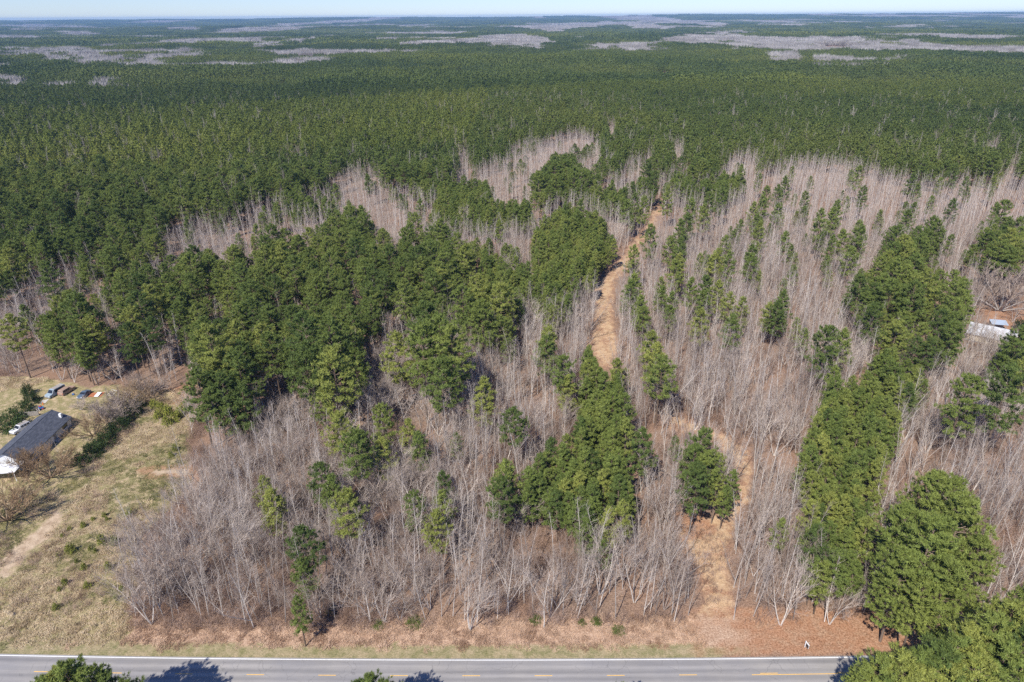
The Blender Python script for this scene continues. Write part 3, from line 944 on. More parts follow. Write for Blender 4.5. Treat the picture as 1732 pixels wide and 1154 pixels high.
# --- pines: stands first
pm = withz(grid(5.9, 89, 1000))
cm = classify(pm[:, 0], pm[:, 1])
thin = rng.random(len(pm))
pm = pm[(cm == 1) & (thin > 0.05)]
py_ = withz(grid(3.5, 89, 560))
cy = classify(py_[:, 0], py_[:, 1])
py_ = py_[cy == 2]
LONE = [  # crown centre in the photo, crown width, shape (y young, m mature)
    (524, 601, 80, 'm'), (566, 606, 70, 'm'), (571, 664, 66, 'm'), (521, 645, 60, 'm'), (716, 620, 78, 'm'), (745, 606, 80, 'm'), (768, 625, 70, 'm'), (675, 614, 50, 'm'), (747, 662, 56, 'm'), (727, 581, 70, 'm'),
    (649, 720, 42, 'm'), (711, 762, 34, 'y'), (693, 739, 30, 'y'), (649, 775, 36, 'y'), (576, 741, 48, 'm'), (602, 780, 54, 'm'), (616, 760, 40, 'm'), (545, 816, 44, 'm'), (566, 840, 38, 'y'), (449, 835, 30, 'y'),
    (463, 862, 40, 'y'), (588, 876, 54, 'm'), (703, 862, 42, 'm'), (750, 832, 34, 'y'), (748, 865, 36, 'y'), (740, 895, 44, 'm'), (855, 822, 46, 'y'), (846, 850, 50, 'm'), (818, 676, 40, 'y'), (771, 749, 22, 'y'),
    (870, 728, 44, 'm'), (923, 600, 34, 'y'), (926, 584, 36, 'y'), (954, 640, 42, 'm'), (960, 665, 30, 'y'), (1084, 765, 42, 'y'), (1100, 593, 40, 'y'), (1109, 615, 36, 'y'), (1116, 645, 46, 'm'), (1144, 749, 18, 'y'),
    (1390, 600, 48, 'm'), (1421, 590, 40, 'y'), (1328, 327, 18, 'y'), (1315, 370, 26, 'y'), (1363, 348, 18, 'y'), (1358, 366, 16, 'y'), (1411, 368, 36, 'y'), (1404, 385, 30, 'y'), (1385, 391, 26, 'y'), (1403, 425, 20, 'y'),
    (1445, 310, 30, 'y'), (1458, 339, 18, 'y'), (1536, 318, 20, 'y'), (1530, 355, 14, 'y'), (1543, 362, 16, 'y'), (1606, 362, 20, 'y'), (1608, 305, 26, 'y'), (1325, 414, 20, 'y'), (1322, 521, 38, 'y'), (1312, 538, 30, 'y'),
    (1348, 555, 20, 'y'), (1359, 581, 20, 'y'), (1325, 484, 14, 'y'), (1533, 381, 24, 'y'), (1428, 420, 38, 'y'), (1450, 405, 30, 'y'), (1436, 445, 36, 'y'), (1452, 418, 26, 'y'),
    (1074, 350, 38, 'y'), (1062, 362, 28, 'y'), (1085, 362, 30, 'y'), (1105, 316, 18, 'y'), (1128, 347, 24, 'y'), (1100, 416, 24, 'y'), (1069, 448, 24, 'y'), (1071, 492, 36, 'y'), (1066, 503, 30, 'y'), (1084, 528, 28, 'y'),
    (1087, 545, 26, 'y'), (1134, 425, 22, 'y'), (1149, 437, 24, 'y'), (1142, 468, 34, 'y'), (1148, 455, 26, 'y'), (1116, 508, 22, 'y'), (1134, 519, 22, 'y'), (1131, 542, 20, 'y'), (1165, 503, 24, 'y'), (1193, 495, 30, 'y'),
    (1190, 515, 26, 'y'), (1212, 503, 28, 'y'), (1183, 552, 30, 'y'), (1232, 521, 26, 'y'), (1253, 529, 24, 'y'), (1235, 563, 32, 'y'), (1165, 370, 30, 'y'), (1160, 388, 32, 'y'), (1149, 399, 28, 'y'), (1196, 355, 28, 'y'),
    (1190, 372, 22, 'y'), (1188, 329, 16, 'y'), (1222, 329, 28, 'y'), (1218, 345, 24, 'y'), (1251, 308, 28, 'y'), (1149, 318, 34, 'y'), (1214, 446, 34, 'y'), (1206, 455, 28, 'y'), (1225, 420, 20, 'y'), (1230, 461, 24, 'y'),
    (1243, 404, 16, 'y'), (1251, 393, 18, 'y'), (1271, 440, 28, 'y'), (1268, 455, 28, 'y'), (1282, 409, 22, 'y'), (1271, 370, 18, 'y'), (1287, 362, 20, 'y'), (1295, 336, 18, 'y'), (1183, 451, 16, 'y'),
    (1298, 534, 24, 'y'), (1624, 692, 58, 'm'), (1691, 690, 66, 'm'), (1715, 600, 46, 'm'), (1722, 640, 36, 'y'), (1040, 286, 20, 'y'),
    (366, 612, 56, 'm'), (362, 655, 46, 'm'), (362, 695, 42, 'm'), (380, 640, 50, 'm'), (415, 688, 40, 'y'), (392, 700, 34, 'y'), (519, 935, 54, 'm'), (513, 968, 40, 'm'), (507, 1040, 30, 'y'), (1318, 905, 26, 'y'),
]
BEND_CLUMP = [(1186, 768, 58, 'm'), (1170, 790, 54, 'm'), (1195, 800, 56, 'm'), (1176, 825, 58, 'm'), (1214, 785, 36, 'm'), (1212, 825, 40, 'm'), (1238, 822, 30, 'y'), (1225, 848, 28, 'y')]
GIANTS = [(1604, 860, 80, 'g'), (1572, 862, 96, 'g'), (1522, 915, 96, 'g'), (1615, 905, 104, 'g'), (1562, 945, 120, 'g'), (1638, 965, 92, 'g'), (1520, 985, 88, 'g'), (1592, 1005, 96, 'g'), (1550, 1028, 76, 'm')]
NEARSIDE = [at(x, y + (16 if x < 1200 else 8), h).tolist()[:2] + [h] for x, y, h in (   # surveyed by their tops: pines standing on the near side of the road
    (108, 1106, 20.0), (90, 1118, 18.0), (172, 1130, 17.0), (206, 1136, 16.0), (140, 1114, 19.0), (66, 1136, 17.0),
    (625, 1127, 15.0), (655, 1138, 14.0), (598, 1144, 14.0), (1058, 1147, 13.0),
    (1472, 1124, 17.0), (1497, 1104, 20.0), (1530, 1098, 21.0), (1565, 1096, 21.0), (1592, 1078, 22.0), (1625, 1070, 22.0), (1652, 1055, 22.0), (1690, 1036, 23.0), (1722, 1016, 23.0), (1748, 990, 24.0),
    (1560, 1126, 20.0), (1612, 1114, 20.0), (1662, 1102, 21.0), (1712, 1082, 21.0), (1742, 1060, 22.0), (1502, 1140, 18.0), (1764, 1030, 23.0))]
cands = []      # (X, Y, scale, kind, stand)
STANDS = [('the long pine strip', STRIP_RIGHT), ('the centre pine strip', STRIP_MID), ('the round pine clump', ROUND_CLUMP), ('the left pine block', BLOCK_LEFT),
          ('the right pine block', BLOCK_RIGHT), ('the corner pine block', BLOCK_CORNER), ('the dark middle grove', MID_DARK)]

def stand_of(P, z=11.0):
    px, py, _ = project(P[:, 0], P[:, 1], np.interp(P[:, 1], [170, 330], [z, 16.5]))
    s = np.full(len(P), -1)
    for i, (_n, q) in enumerate(STANDS):
        s[inside(px, py, q)] = i
    return s
for P, kind in ((pm, 'm'), (py_, 'y')):
    st = stand_of(P)
    sc = np.clip(rng.normal(0.94, 0.15, len(P)), 0.62, 1.28)
    for i in range(len(P)):
        cands.append((P[i, 0], P[i, 1], sc[i], kind, STANDS[st[i]][0] if st[i] >= 0 else 'woods'))
BASE_R = {'m': 3.9, 'y': 2.35, 'g': 5.2}
BASE_H = {'m': 20.0, 'y': 14.0, 'g': 24.0}
def from_photo(lst, stand):
    for x, y, w, k in lst:
        h = BASE_H[k]
        for _ in range(3):
            p = at(x, y, 0.66*h)
            zc = float((np.array([p[0], p[1], 0.66*h-CAM_H]) @ fwd))
            s = np.clip(w*zc/FOC/(2*BASE_R[k]), 0.55, 1.5)
            h = BASE_H[k]*s**0.7
        cands.append((p[0], p[1], float(s), k, stand))
from_photo([(x, y, w*1.18, k) for x, y, w, k in LONE], 'lone')
from_photo(BEND_CLUMP, 'the track-bend clump')
from_photo(GIANTS, 'the giant roadside pines')
for x, y, h in NEARSIDE:
    cands.append((x, y, h/20.0, 'm', 'the near-roadside pines'))
C = np.array([(c[0], c[1], c[2]) for c in cands])
kz = np.array([BASE_R[c[3]]*BASE_H[c[3]] for c in cands])
px, py, zc = project(C[:, 0], C[:, 1], np.array([BASE_H[c[3]]*0.8*c[2] for c in cands]))
size = kz*C[:, 2]**2/zc**2
size[(px < -15) | (px > 1747) | (py > 1180) | (py < 20)] = 0
special = np.array([c[4] not in ('lone', 'woods') and c[4] not in [s[0] for s in STANDS] for c in cands])
size = size*np.where([c[4] == 'lone' for c in cands], 1.5, 1.0)
size[special] = 9
order = np.argsort(-size)
THING = set(order[:300].tolist())

pine_pts = Points()
rest = [i for i in range(len(cands)) if i not in THING]
ix = np.array(rest)
for k, lo, nn in (('m', 0, 6), ('y', 6, 6), ('g', 0, 6)):
    sel = np.array([i for i in rest if cands[i][3] == k])
    if not len(sel):
        continue
    P = withz(C[sel, :2])
    near = P[:, 1] < 430
    f = C[sel, 2]*(1.25 if k == 'g' else 1.0)
    pine_pts.add(P[near], f[near], lo + rng.integers(0, nn, near.sum()), 0.03)
    far = ~near
    base = 1.0 if k != 'y' else 0.66
    pine_pts.add(P[far], f[far]*base*1.05, 12 + rng.integers(0, 6, far.sum()), 0.03)

tones = [('dark green', 0.12), ('deep green', 0.36), ('mid green', 0.58), ('bright green', 0.85)]
by = {}
for i in sorted(THING):
    by.setdefault(cands[i][4], []).append(i)
LAND = [('the straw field', (-78, 125)), ('the centre strip', (17, 135)), ('the track bend', (48, 150)), ('the long strip', (66, 120)), ('the round clump', (22, 270)), ('the left block', (-60, 190)),
        ('the right block', (110, 215)), ('the dark grove', (-8, 212)), ('the road verge', (-30, 88))]
def build_pine(i, label, group):
    x, y, s, k, _ = cands[i]
    pr = {'m': D_MATURE, 'y': D_YOUNG, 'g': D_GIANT}[k]
    zs = 1.0 if k == 'm' else s**-0.3
    return tree('pine_tree', pr[i % len(pr)], (x, y, -0.05), s, TONE[i], label, 'pine tree', group, zs=zs)
TONE, WORD = {}, {}
for i in THING:
    q = random.choices(range(4), (2, 3, 3, 2))[0]
    if cands[i][4] == 'the left pine block':
        q = random.choices(range(4), (2, 3, 3, 2))[0]
    TONE[i] = tones[q][1] + random.uniform(-0.08, 0.08)
    if cands[i][4] == 'the giant roadside pines':
        q = 2
        TONE[i] = tones[q][1] + random.uniform(-0.05, 0.08)
    s = cands[i][2]
    WORD[i] = ('smaller' if s < 0.88 else 'larger' if s > 1.08 else 'middling') + ' ' + tones[q][0]
for st, ids in by.items():
    if st in ('lone', 'woods'):
        near = {}
        for i in ids:
            d = [(math.hypot(cands[i][0]-l[1][0], cands[i][1]-l[1][1]), l[0]) for l in LAND]
            m = min(d)
            near.setdefault(m[1], []).append((m[0], i))
        for ln, lst in near.items():
            for rk, (_, i) in enumerate(sorted(lst)):
                o = ORD[rk] if rk < len(ORD) else 'farthest'
                w = 'lone pine in bare woods' if st == 'lone' else 'pine in mixed woods'
                build_pine(i, f'{WORD[i]} {w}, {o} nearest to {ln}', 'single pines scattered through the bare woods' if st == 'lone' else 'pines in the mixed woods')
    else:
        ids = sorted(ids, key=lambda i: cands[i][1])
        per = 6
        for rw in range(0, len(ids), per):
            for j, i in enumerate(sorted(ids[rw:rw+per], key=lambda i: cands[i][0])):
                build_pine(i, f'{WORD[i]} pine, {ORD[j]} from left, {ORD[min(24, rw//per)]} row back in {st}', 'pines of ' + st)

# --- far pine woods in blocks of trees
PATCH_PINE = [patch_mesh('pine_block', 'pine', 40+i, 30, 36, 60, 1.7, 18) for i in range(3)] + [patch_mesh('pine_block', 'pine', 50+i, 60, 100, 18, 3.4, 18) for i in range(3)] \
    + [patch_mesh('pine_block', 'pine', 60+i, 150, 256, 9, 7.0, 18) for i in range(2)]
M_FARTWIG = wood_material('far_bare_twigs', (0.24, 0.215, 0.195), (0.46, 0.43, 0.40), 0.02)
PATCH_BARE = [patch_mesh('bare_block', 'bare', 70+i, 30, 49, 26, 0.55, 17) for i in range(2)] + [patch_mesh('bare_block', 'bare', 74+i, 60, 121, 16, 1.3, 17) for i in range(2)] \
    + [patch_mesh('bare_block', 'bare', 78+i, 150, 256, 9, 4.0, 17) for i in range(2)]
bare_pts = Points()
for y0, y1, stp, p0, np_, b0 in ((985, 2500, 29, 18, 3, 13), (2500, 6000, 58, 21, 3, 15), (6000, 16300, 145, 24, 2, 17)):
    ys = np.arange(y0, y1, stp)
    G = []
    for k, y in enumerate(ys):
        w = 0.84*y + 60
        xs = np.arange(-w, w, stp) + rng.uniform(0, stp)
        G.append(np.stack([xs, np.full(len(xs), y)], 1))
    G = withz(np.concatenate(G) + rng.uniform(-0.12, 0.12, (sum(len(q) for q in G), 2))*stp)
    px, py, _ = project(G[:, 0], G[:, 1], G[:, 2]+13)
    j = stp*FOC/np.maximum(G[:, 1], 1)*0.25
    jx = px + rng.normal(size=len(px))*j
    isb = np.zeros(len(G), bool)
    for q in FAR_BARE:
        isb |= inside(jx, py + rng.normal(size=len(py))*0.5, q)
    isb &= rng.random(len(G)) > 0.08
    isb &= fbm(G[:, 0]/90, G[:, 1]/(60+G[:, 1]*0.02), 99, 3) > 0.28
    nz = fbm(G[:, 0]/600+3, G[:, 1]/(260+G[:, 1]*0.10), 77, 3)
    nz2 = fbm(G[:, 0]/1100+7, G[:, 1]/(110+G[:, 1]*0.035), 78, 3)
    isb |= (nz2 > 0.70) & (G[:, 1] > 1500)
    isb |= (nz > np.where(G[:, 1] > 2600, 0.645, 0.78)) & (G[:, 1] > 1300)
    none = np.zeros(len(G), bool)
    for q in FAR_FIELD:
        none |= inside(px, py+2, q)
    gap = fbm(G[:, 0]/45, G[:, 1]/70, 15, 2) > 0.83
    a = G[~isb & ~none & ~gap]
    pine_pts.add(a, np.clip(0.42+1.15*fbm(a[:, 0]/180, a[:, 1]/260, 19, 2), 0.65, 1.3)*rng.uniform(0.93, 1.07, len(a)), p0 + rng.integers(0, np_, len(a)), 0.0, True, 0.14)
    c = G[isb & ~none]
    bare_pts.add(c, rng.uniform(0.95, 1.1, len(c)), b0 + rng.integers(0, 2, len(c)), 0.0, True, 0.14)

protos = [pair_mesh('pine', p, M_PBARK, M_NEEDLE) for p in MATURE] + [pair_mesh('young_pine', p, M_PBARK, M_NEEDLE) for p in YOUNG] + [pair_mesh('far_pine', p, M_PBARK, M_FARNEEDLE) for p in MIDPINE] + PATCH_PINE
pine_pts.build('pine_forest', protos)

# --- leafless trees
bp_ = np.concatenate([grid(2.95, 89, 215), grid(3.3, 215, 560), grid(4.0, 560, 860)])
cb = classify(bp_[:, 0], bp_[:, 1], 8.0)
mixin = (cb == 1) & (rng.random(len(bp_)) < 0.025) & (bp_[:, 1] > 130)
bp_ = withz(bp_[(cb == 3) | mixin])
keep = fbm(bp_[:, 0]/9, bp_[:, 1]/9, 55, 2) > 0.33
bp_ = bp_[keep]
px, py, zc = project(bp_[:, 0], bp_[:, 1], np.full(len(bp_), 8.0))
vis = (px > -10) & (px < 1742) & (py < 1150)
leftwood = bp_[:, 0] < -18
broad = rng.random(len(bp_)) < np.where(leftwood & (bp_[:, 1] < 190), 0.27, np.where(bp_[:, 1] < 112, 0.13, 0.05))
HAND = [  # base in the photo, height, shape, tone, what it is
    (308, 1003, 13.5, 'broad', 0.40, 'large leaning bare tree with several stems at the straw field edge', 1.15, (0.10, -0.22)),
    (429, 1062, 17.0, 'slim', 0.85, 'tall white-barked bare tree leaning over the reddish brush near the field corner', 1.1, (0.04, -0.12)),
    (795, 1066, 13.0, 'broad', 0.7, 'pale forked bare tree at the verge below the middle of the woods', 0.85, (0, 0)),
    (920, 1062, 15.0, 'slim', 0.95, 'single white trunk standing foremost at the verge left of the track mouth', 1.0, (0, 0)),
    (1140, 1052, 13.0, 'slim', 0.8, 'slim pale bare tree on the left corner of the track mouth', 1.0, (0, 0.03)),
    (1241, 1048, 13.0, 'slim', 0.5, 'slim grey bare tree on the right corner of the track mouth', 1.0, (0, 0.08)),
    (1320, 1058, 15.0, 'broad', 0.8, 'pale bare tree with fanned stems above the brown bank', 0.8, (0, 0.08)),
    (1403, 1056, 9.0, 'broad', 0.75, 'small pale many-stemmed bare tree on the brown bank by the long strip', 0.9, (0, 0.05)),
    (86, 808, 7.0, 'scrub', 0.0, 'low brown spreading bare tree beside the dark roofed house', 1.2, (0, 0)),
    (48, 796, 5.6, 'scrub', 0.1, 'brown bare tree whose twigs cover the house roof', 1.1, (0, 0)),
    (12, 880, 8.2, 'scrub', 0.0, 'dark brown bare tree lying low over the grass by the field road', 1.2, (0, 0)),
    (100, 770, 5.5, 'slim', 1.0, 'little pale flowering tree against the house front wall', 1.0, (0, 0)),
    (205, 706, 6.6, 'scrub', 0.35, 'messy grey bare tree at the end of the dark hedge', 1.0, (0, 0)),
    (158, 738, 6.0, 'scrub', 0.2, 'brown scrubby bare tree inside the hedge nearest the house corner', 1.0, (0, 0)),
    (184, 716, 6.4, 'scrub', 0.45, 'grey scrubby bare tree inside the middle of the hedge', 1.0, (0, 0)),
    (222, 688, 6.6, 'scrub', 0.3, 'tangled grey-brown bare tree at the far hedge end by the yard junk', 1.0, (0, 0)),
    (138, 694, 3.2, 'oak', 0.8, 'small pale bare shrub tree alone on the yard grass behind the house', 1.0, (0, 0)),
    (254, 670, 6.0, 'scrub', 0.5, 'grey spreading bare tree at the wood edge right of the yard', 1.0, (0, 0)),
    (232, 672, 8.0, 'broad', 0.4, 'grey bare tree leaning over the yard junk', 1.0, (0.1, -0.1)),
    (1690, 526, 15.0, 'scrub', 0.25, 'very wide round bare oak behind the blue roofed shed', 1.25, (0, 0)),
    (1712, 545, 9.0, 'broad', 0.5, 'smaller bare tree beside the wide bare oak', 1.1, (0, 0.1)),
    (1664, 606, 10.0, 'broad', 0.5, 'grey bare tree in front of the pale roofed house beside the right pine block', 1.0, (0, 0)),
    (1690, 604, 8.0, 'oak', 0.4, 'twiggy bare tree covering the gable of the pale roofed house', 1.0, (0, 0)),
    (640, 590, 15.0, 'broad', 0.45, 'brown brush-topped bare tree at the front of the left block', 0.8, (0, 0)),
    (719, 745, 15.0, 'broad', 0.85, 'white bare tree below the dark pine group in the middle', 0.75, (0, 0)),
    (672, 835, 13.5, 'broad', 0.75, 'grey bare tree over a dark hollow in the left woods', 0.9, (0, 0)),
    (610, 290, 17.0, 'broad', 0.95, 'pale bare tree standing at the edge of the far pines', 1.1, (0, 0)),
    (632, 284, 17.0, 'broad', 0.9, 'round pale bare tree beside another at the far pines edge', 1.1, (0, 0)),
    (62, 450, 17.0, 'broad', 0.85, 'round topped pale bare tree at the left pines edge', 1.0, (0, 0)),
    (789, 400, 15.0, 'broad', 0.95, 'white bare tree among the mixed pines above the dark grove', 0.8, (0, 0)),
    (826, 452, 12.0, 'broad', 0.6, 'red budding maple among the mixed pines', 0.75, (0, 0)),
    (716, 572, 9.0, 'broad', 0.6, 'low red budding maple by the middle hollow', 0.75, (0, 0)),
]
for x, y, h, shp, tone, lab, wd, ln in HAND:
    p = at(x, y)
    pr = {'slim': D_SLIM, 'broad': D_BROAD, 'oak': D_OAK, 'scrub': D_SCRUB}[shp]
    q = HAND.index((x, y, h, shp, tone, lab, wd, ln))
    s = h/{'slim': 16.0, 'broad': 12.5, 'oak': 11.0, 'scrub': 11.0}[shp]*wd
    tint = (1.25, 0.62, 0.5) if 'red budding' in lab else (1.05, 0.92, 0.68) if 'brown' in ' '.join(lab.split()[:3]) else (1, 1, 1)
    e = tree('bare_tree', pr[(2 if wd > 1.0 and shp == 'broad' else q) % len(pr)], (p[0], p[1], -0.05), s, tone, lab, 'bare tree', None, tint, ln, 1/wd, q*1.3)
big = np.where(vis, 1/zc, 0)
if True:
    od = np.argsort(-big)[:300-len(HAND)]
    isth = np.zeros(len(bp_), bool)
    isth[od] = True
SECT = [(-1e9, -52, 'beside the straw field'), (-52, -28, 'in the left roadside woods'), (-28, 0, 'in the middle roadside woods'), (0, 22, 'below the centre strip'),
        (22, 40, 'left of the grass track'), (40, 60, 'between track and long strip'), (60, 1e9, 'behind the giant roadside pines')]
tw = [('grey-brown', 0.15), ('grey', 0.45), ('pale', 0.7), ('whitish', 0.95)]
idx_of = {}
for i in np.nonzero(isth)[0]:
    for a, b_, nm in SECT:
        if a <= bp_[i, 0] < b_:
            idx_of.setdefault(nm, []).append(i)
for nm, ids in idx_of.items():
    ids = sorted(ids, key=lambda i: bp_[i, 1])
    per = 8
    for rw in range(0, len(ids), per):
        for j, i in enumerate(sorted(ids[rw:rw+per], key=lambda i: bp_[i, 0])):
            w, tone = random.choices(tw, (2, 3, 3, 2))[0]
            s = random.uniform(0.58, 1.15)
            bd = bool(broad[i])
            pr = D_BROAD if bd else D_SLIM
            lab = f'{w} {"forking" if bd else "slim"} bare tree, {ORD[j]} from left, {ORD[min(24, rw//per)]} row back {nm}'
            tree('bare_tree', pr[int(i) % len(pr)], (bp_[i, 0], bp_[i, 1], -0.05), s*(0.85 if bd else 1), tone + random.uniform(-0.1, 0.1), lab, 'bare tree', 'bare trees ' + nm,
                 lean=(random.gauss(0, 0.05), random.gauss(0, 0.05)), zs=1.15 if bd else 1.0)
P = bp_[~isth]
br_ = broad[~isth]
near = P[:, 1] < 330
bare_pts.add(P[near & ~br_], rng.uniform(0.50, 1.12, (near & ~br_).sum()), np.array([0, 1, 2, 3, 4, 5, 6, 7, 24, 25])[rng.integers(0, 10, (near & ~br_).sum())], 0.06)
bare_pts.add(P[near & br_], rng.uniform(0.7, 1.05, (near & br_).sum()), 19 + rng.integers(0, 5, (near & br_).sum()), 0.05)
tallm = (rng.random(len(P)) < 0.0) | (classify(P[:, 0], P[:, 1]) == 1)
bare_pts.add(P[tallm & ~near], rng.uniform(1.2, 1.5, (tallm & ~near).sum()), rng.integers(0, 8, (tallm & ~near).sum()), 0.03)
bare_pts.add(P[~near], rng.uniform(0.8, 1.1, (~near).sum()), 8 + rng.integers(0, 5, (~near).sum()), 0.03)
protos = [pair_mesh('slim_tree', p, M_BARK, M_TWIG) for p in SLIM[:8]] + [pair_mesh('far_bare_tree', p, M_BARK, M_TWIG) for p in MIDBARE] + PATCH_BARE + [pair_mesh('broad_tree', p, M_BARK, M_TWIG) for p in BROAD] + [pair_mesh('slim_tree', p, M_BARK, M_TWIG) for p in SLIM[8:]]
bare_pts.build('bare_woods', protos)

# --- low growth
up_ = np.concatenate([grid(1.7, 88.5, 190), grid(2.6, 190, 330)])
cu = classify(up_[:, 0], up_[:, 1], 2.0)
nb = fbm(up_[:, 0]/11, up_[:, 1]/11, 91, 2)
up_ = withz(up_[(cu == 3) & (nb > 0.46)])
brush = Points()
brush.add(up_, rng.uniform(0.5, 1.25, len(up_)), rng.integers(0, 4, len(up_)), 0.08, zvar=0.3)
corner = grid(1.1, 87, 112, 0.8, 20)
cpx, cpy, _ = project(corner[:, 0], corner[:, 1], np.zeros(len(corner)))
corner = withz(corner[inside(cpx, cpy, [(215, 1000), (260, 990), (330, 1000), (430, 1010), (620, 1030), (640, 1065), (420, 1072), (225, 1062)])])
brush.add(corner, rng.uniform(0.4, 0.85, len(corner)), rng.integers(0, 4, len(corner)), 0.12, zvar=0.3)
scr = withz(grid(1.5, 84, 200, 0.95, 40))
spx, spy, _ = project(scr[:, 0], scr[:, 1], np.zeros(len(scr)))
sn = fbm(scr[:, 0]/6, scr[:, 1]/6, 23, 2)
edge = inside(spx, spy, [(200, 1000), (190, 900), (235, 850), (300, 800), (330, 700), (360, 800), (280, 980)]) | inside(spx, spy, [(110, 800), (230, 690), (262, 690), (150, 810)]) | inside(spx, spy, [(200, 655), (330, 655), (330, 680), (210, 690)])
trk_ = (inside(spx, spy, TRAIL[1]) | inside(spx, spy, TRAIL[0])) & (sn > 0.60)
scr = scr[trk_ | (edge & (sn > 0.42)) | (inside(spx, spy, FIELD) & (spy > 830) & (sn > 0.66))]
brush.add(scr, rng.uniform(0.25, 0.7, len(scr)), rng.integers(0, 4, len(scr)), 0.12, zvar=0.3)
brush.build('undergrowth', [tri_mesh('brush', brush_shape(800+i), [M_BRUSH]) for i in range(4)])

fg = grid(1.45, 84, 200, 0.95, 40)
fpx, fpy, _ = project(fg[:, 0], fg[:, 1], np.zeros(len(fg)))
m = inside(fpx, fpy, FIELD) & (fg[:, 1] > roadY(fg[:, 0])+5.0)
for q in ([(0, 950), (75, 880), (105, 860), (112, 870), (70, 925), (0, 990)], [(240, 796), (325, 790), (330, 806), (245, 806)], [(-200, 700), (120, 640), (215, 655), (230, 690), (140, 800), (60, 850), (-200, 850)]):
    m &= ~inside(fpx, fpy, q)
fg = withz(fg[m])
dry = Points()
g_ = fbm(fg[:, 0]/7, fg[:, 1]/7, 44, 2)
dry.add(fg, rng.uniform(0.7, 1.3, len(fg)), np.where(g_ > 0.49, 3 + rng.integers(0, 2, len(fg)), rng.integers(0, 3, len(fg))), 0.05, zvar=0.35)
dry.build('field_grass', [tri_mesh('dry_grass', tuft_patch(900+i, 2.0, 260, 0.42, 0.05), [M_STRAW]) for i in range(3)] + [tri_mesh('green_grass', tuft_patch(910+i, 2.0, 200, 0.30, 0.05), [M_GRASS]) for i in range(2)])
wg = grid(1.25, 84, 93, 0.95, 30)
dy = wg[:, 1] - roadY(wg[:, 0]) + (fbm(wg[:, 0]/3, wg[:, 1]/3, 9)-0.5)*2.0
fpx, fpy, _ = project(wg[:, 0], wg[:, 1], np.zeros(len(wg)))
wg = withz(wg[(dy > 5.6) & ~inside(fpx, fpy, FIELD) & (wg[:, 0] < 34)])
weeds = Points()
weeds.add(wg, rng.uniform(0.7, 1.25, len(wg)), rng.integers(0, 3, len(wg)), 0.06, zvar=0.4)
weeds.build('dead_weeds', [tri_mesh('weeds', tuft_patch(920+i, 1.7, 170, 0.55, 0.055, 0.8), [M_WEED]) for i in range(3)])
tg = grid(1.6, 88, 300, 0.3, 20)
fpx, fpy, _ = project(tg[:, 0], tg[:, 1], np.zeros(len(tg)))
m = inside(fpx, fpy, TRAIL[0]) | inside(fpx, fpy, TRAIL[1])
tg = withz(tg[m & (fbm(tg[:, 0]/4, tg[:, 1]/4, 66, 2) > 0.42)])
tgp = Points()
tgp.add(tg, rng.uniform(0.6, 1.1, len(tg)), rng.integers(0, 2, len(tg)), 0.05, zvar=0.3)
tgp.build('track_grass', [tri_mesh('dry_grass', tuft_patch(930+i, 1.6, 130, 0.30, 0.045), [M_WEED]) for i in range(2)])

# ------------------------------------------------------------------ shrubs
SHRUB = [tri_mesh('shrub', bush_shape(950+i, 1500, 1.0, 1.0, 0.16, 0.055), [T_SHRUB]) for i in range(4)]
SAPL = [tri_mesh('sapling', bush_shape(960+i, 420, 1.0, 1.3, 0.34, 0.10, 0.55), [T_SHRUB]) for i in range(4)]
def shrub(name, x, y, w, h, tone, label, cat, group, meshes, i):
    p = at(x, y)
    o = link(name, meshes[i % 4])
    o.location = (p[0], p[1], -0.05)
    o.rotation_euler = (0, 0, i*1.7)
    o.scale = (w/2, w/2, h)
    o.color = (1, 1, 1, tone)
    tag(o, label, cat, group)
    return o
HEDGE = [(236, 692, 4.5, 2.4), (226, 704, 5.0, 3.2), (212, 714, 4.0, 2.2), (204, 727, 6.0, 3.4), (186, 738, 4.6, 2.6), (178, 752, 6.4, 3.4), (160, 760, 4.6, 2.4), (152, 774, 6.6, 3.2), (134, 786, 5.2, 2.6)]
for i, (x, y, w, h) in enumerate(HEDGE):
    shrub('evergreen_shrub', x, y, w, h, 0.18 + 0.04*(i % 3), f'dark green shrub, {ORD[i]} from the far end of the field-edge hedge', 'shrub', 'shrubs of the hedge between yard and field', SHRUB, i)
for i, (x, y, w, h, tone, lab) in enumerate([(15, 722, 9.0, 4.2, 0.42, 'huge rounded mid green shrub left of the parked white car'), (38, 700, 6.5, 3.4, 0.32, 'rounded green shrub between the yard fence and huge shrub'),
                                             (55, 682, 5.0, 3.0, 0.12, 'dark green cedar shrub beside the long pale slab'), (48, 668, 4.0, 3.6, 0.25, 'ragged green shrub behind the dark cedar shrub'),
                                             (1700, 575, 5.0, 2.6, 0.75, 'round yellow-green shrub by the pale roofed house'), (1726, 560, 6.0, 4.0, 0.05, 'very dark round shrub on the brown yard'),
                                             (1714, 605, 7.0, 4.0, 0.3, 'wide green shrub in front of the pale roofed house'), (1700, 600, 5.0, 3.5, 0.25, 'green shrub right below the pale roof gable')]):
    shrub('evergreen_shrub', x, y, w, h, tone, lab, 'shrub', None, SHRUB, i+2)
THICK = [(262, 690, 3.2, 2.2), (274, 698, 3.6, 2.6), (286, 704, 3.8, 2.8), (297, 712, 3.6, 2.4), (306, 704, 3.2, 2.4), (283, 720, 3.4, 2.2), (268, 708, 3.0, 2.0), (312, 694, 3.0, 2.2)]
for i, (x, y, w, h) in enumerate(THICK):
    shrub('pine_sapling', x, y, w, h, 0.98 + 0.04*(i % 3), f'yellow-green pine sapling, {ORD[i]} in the bright thicket at the field top', 'sapling', 'saplings of the bright thicket', SAPL, i)
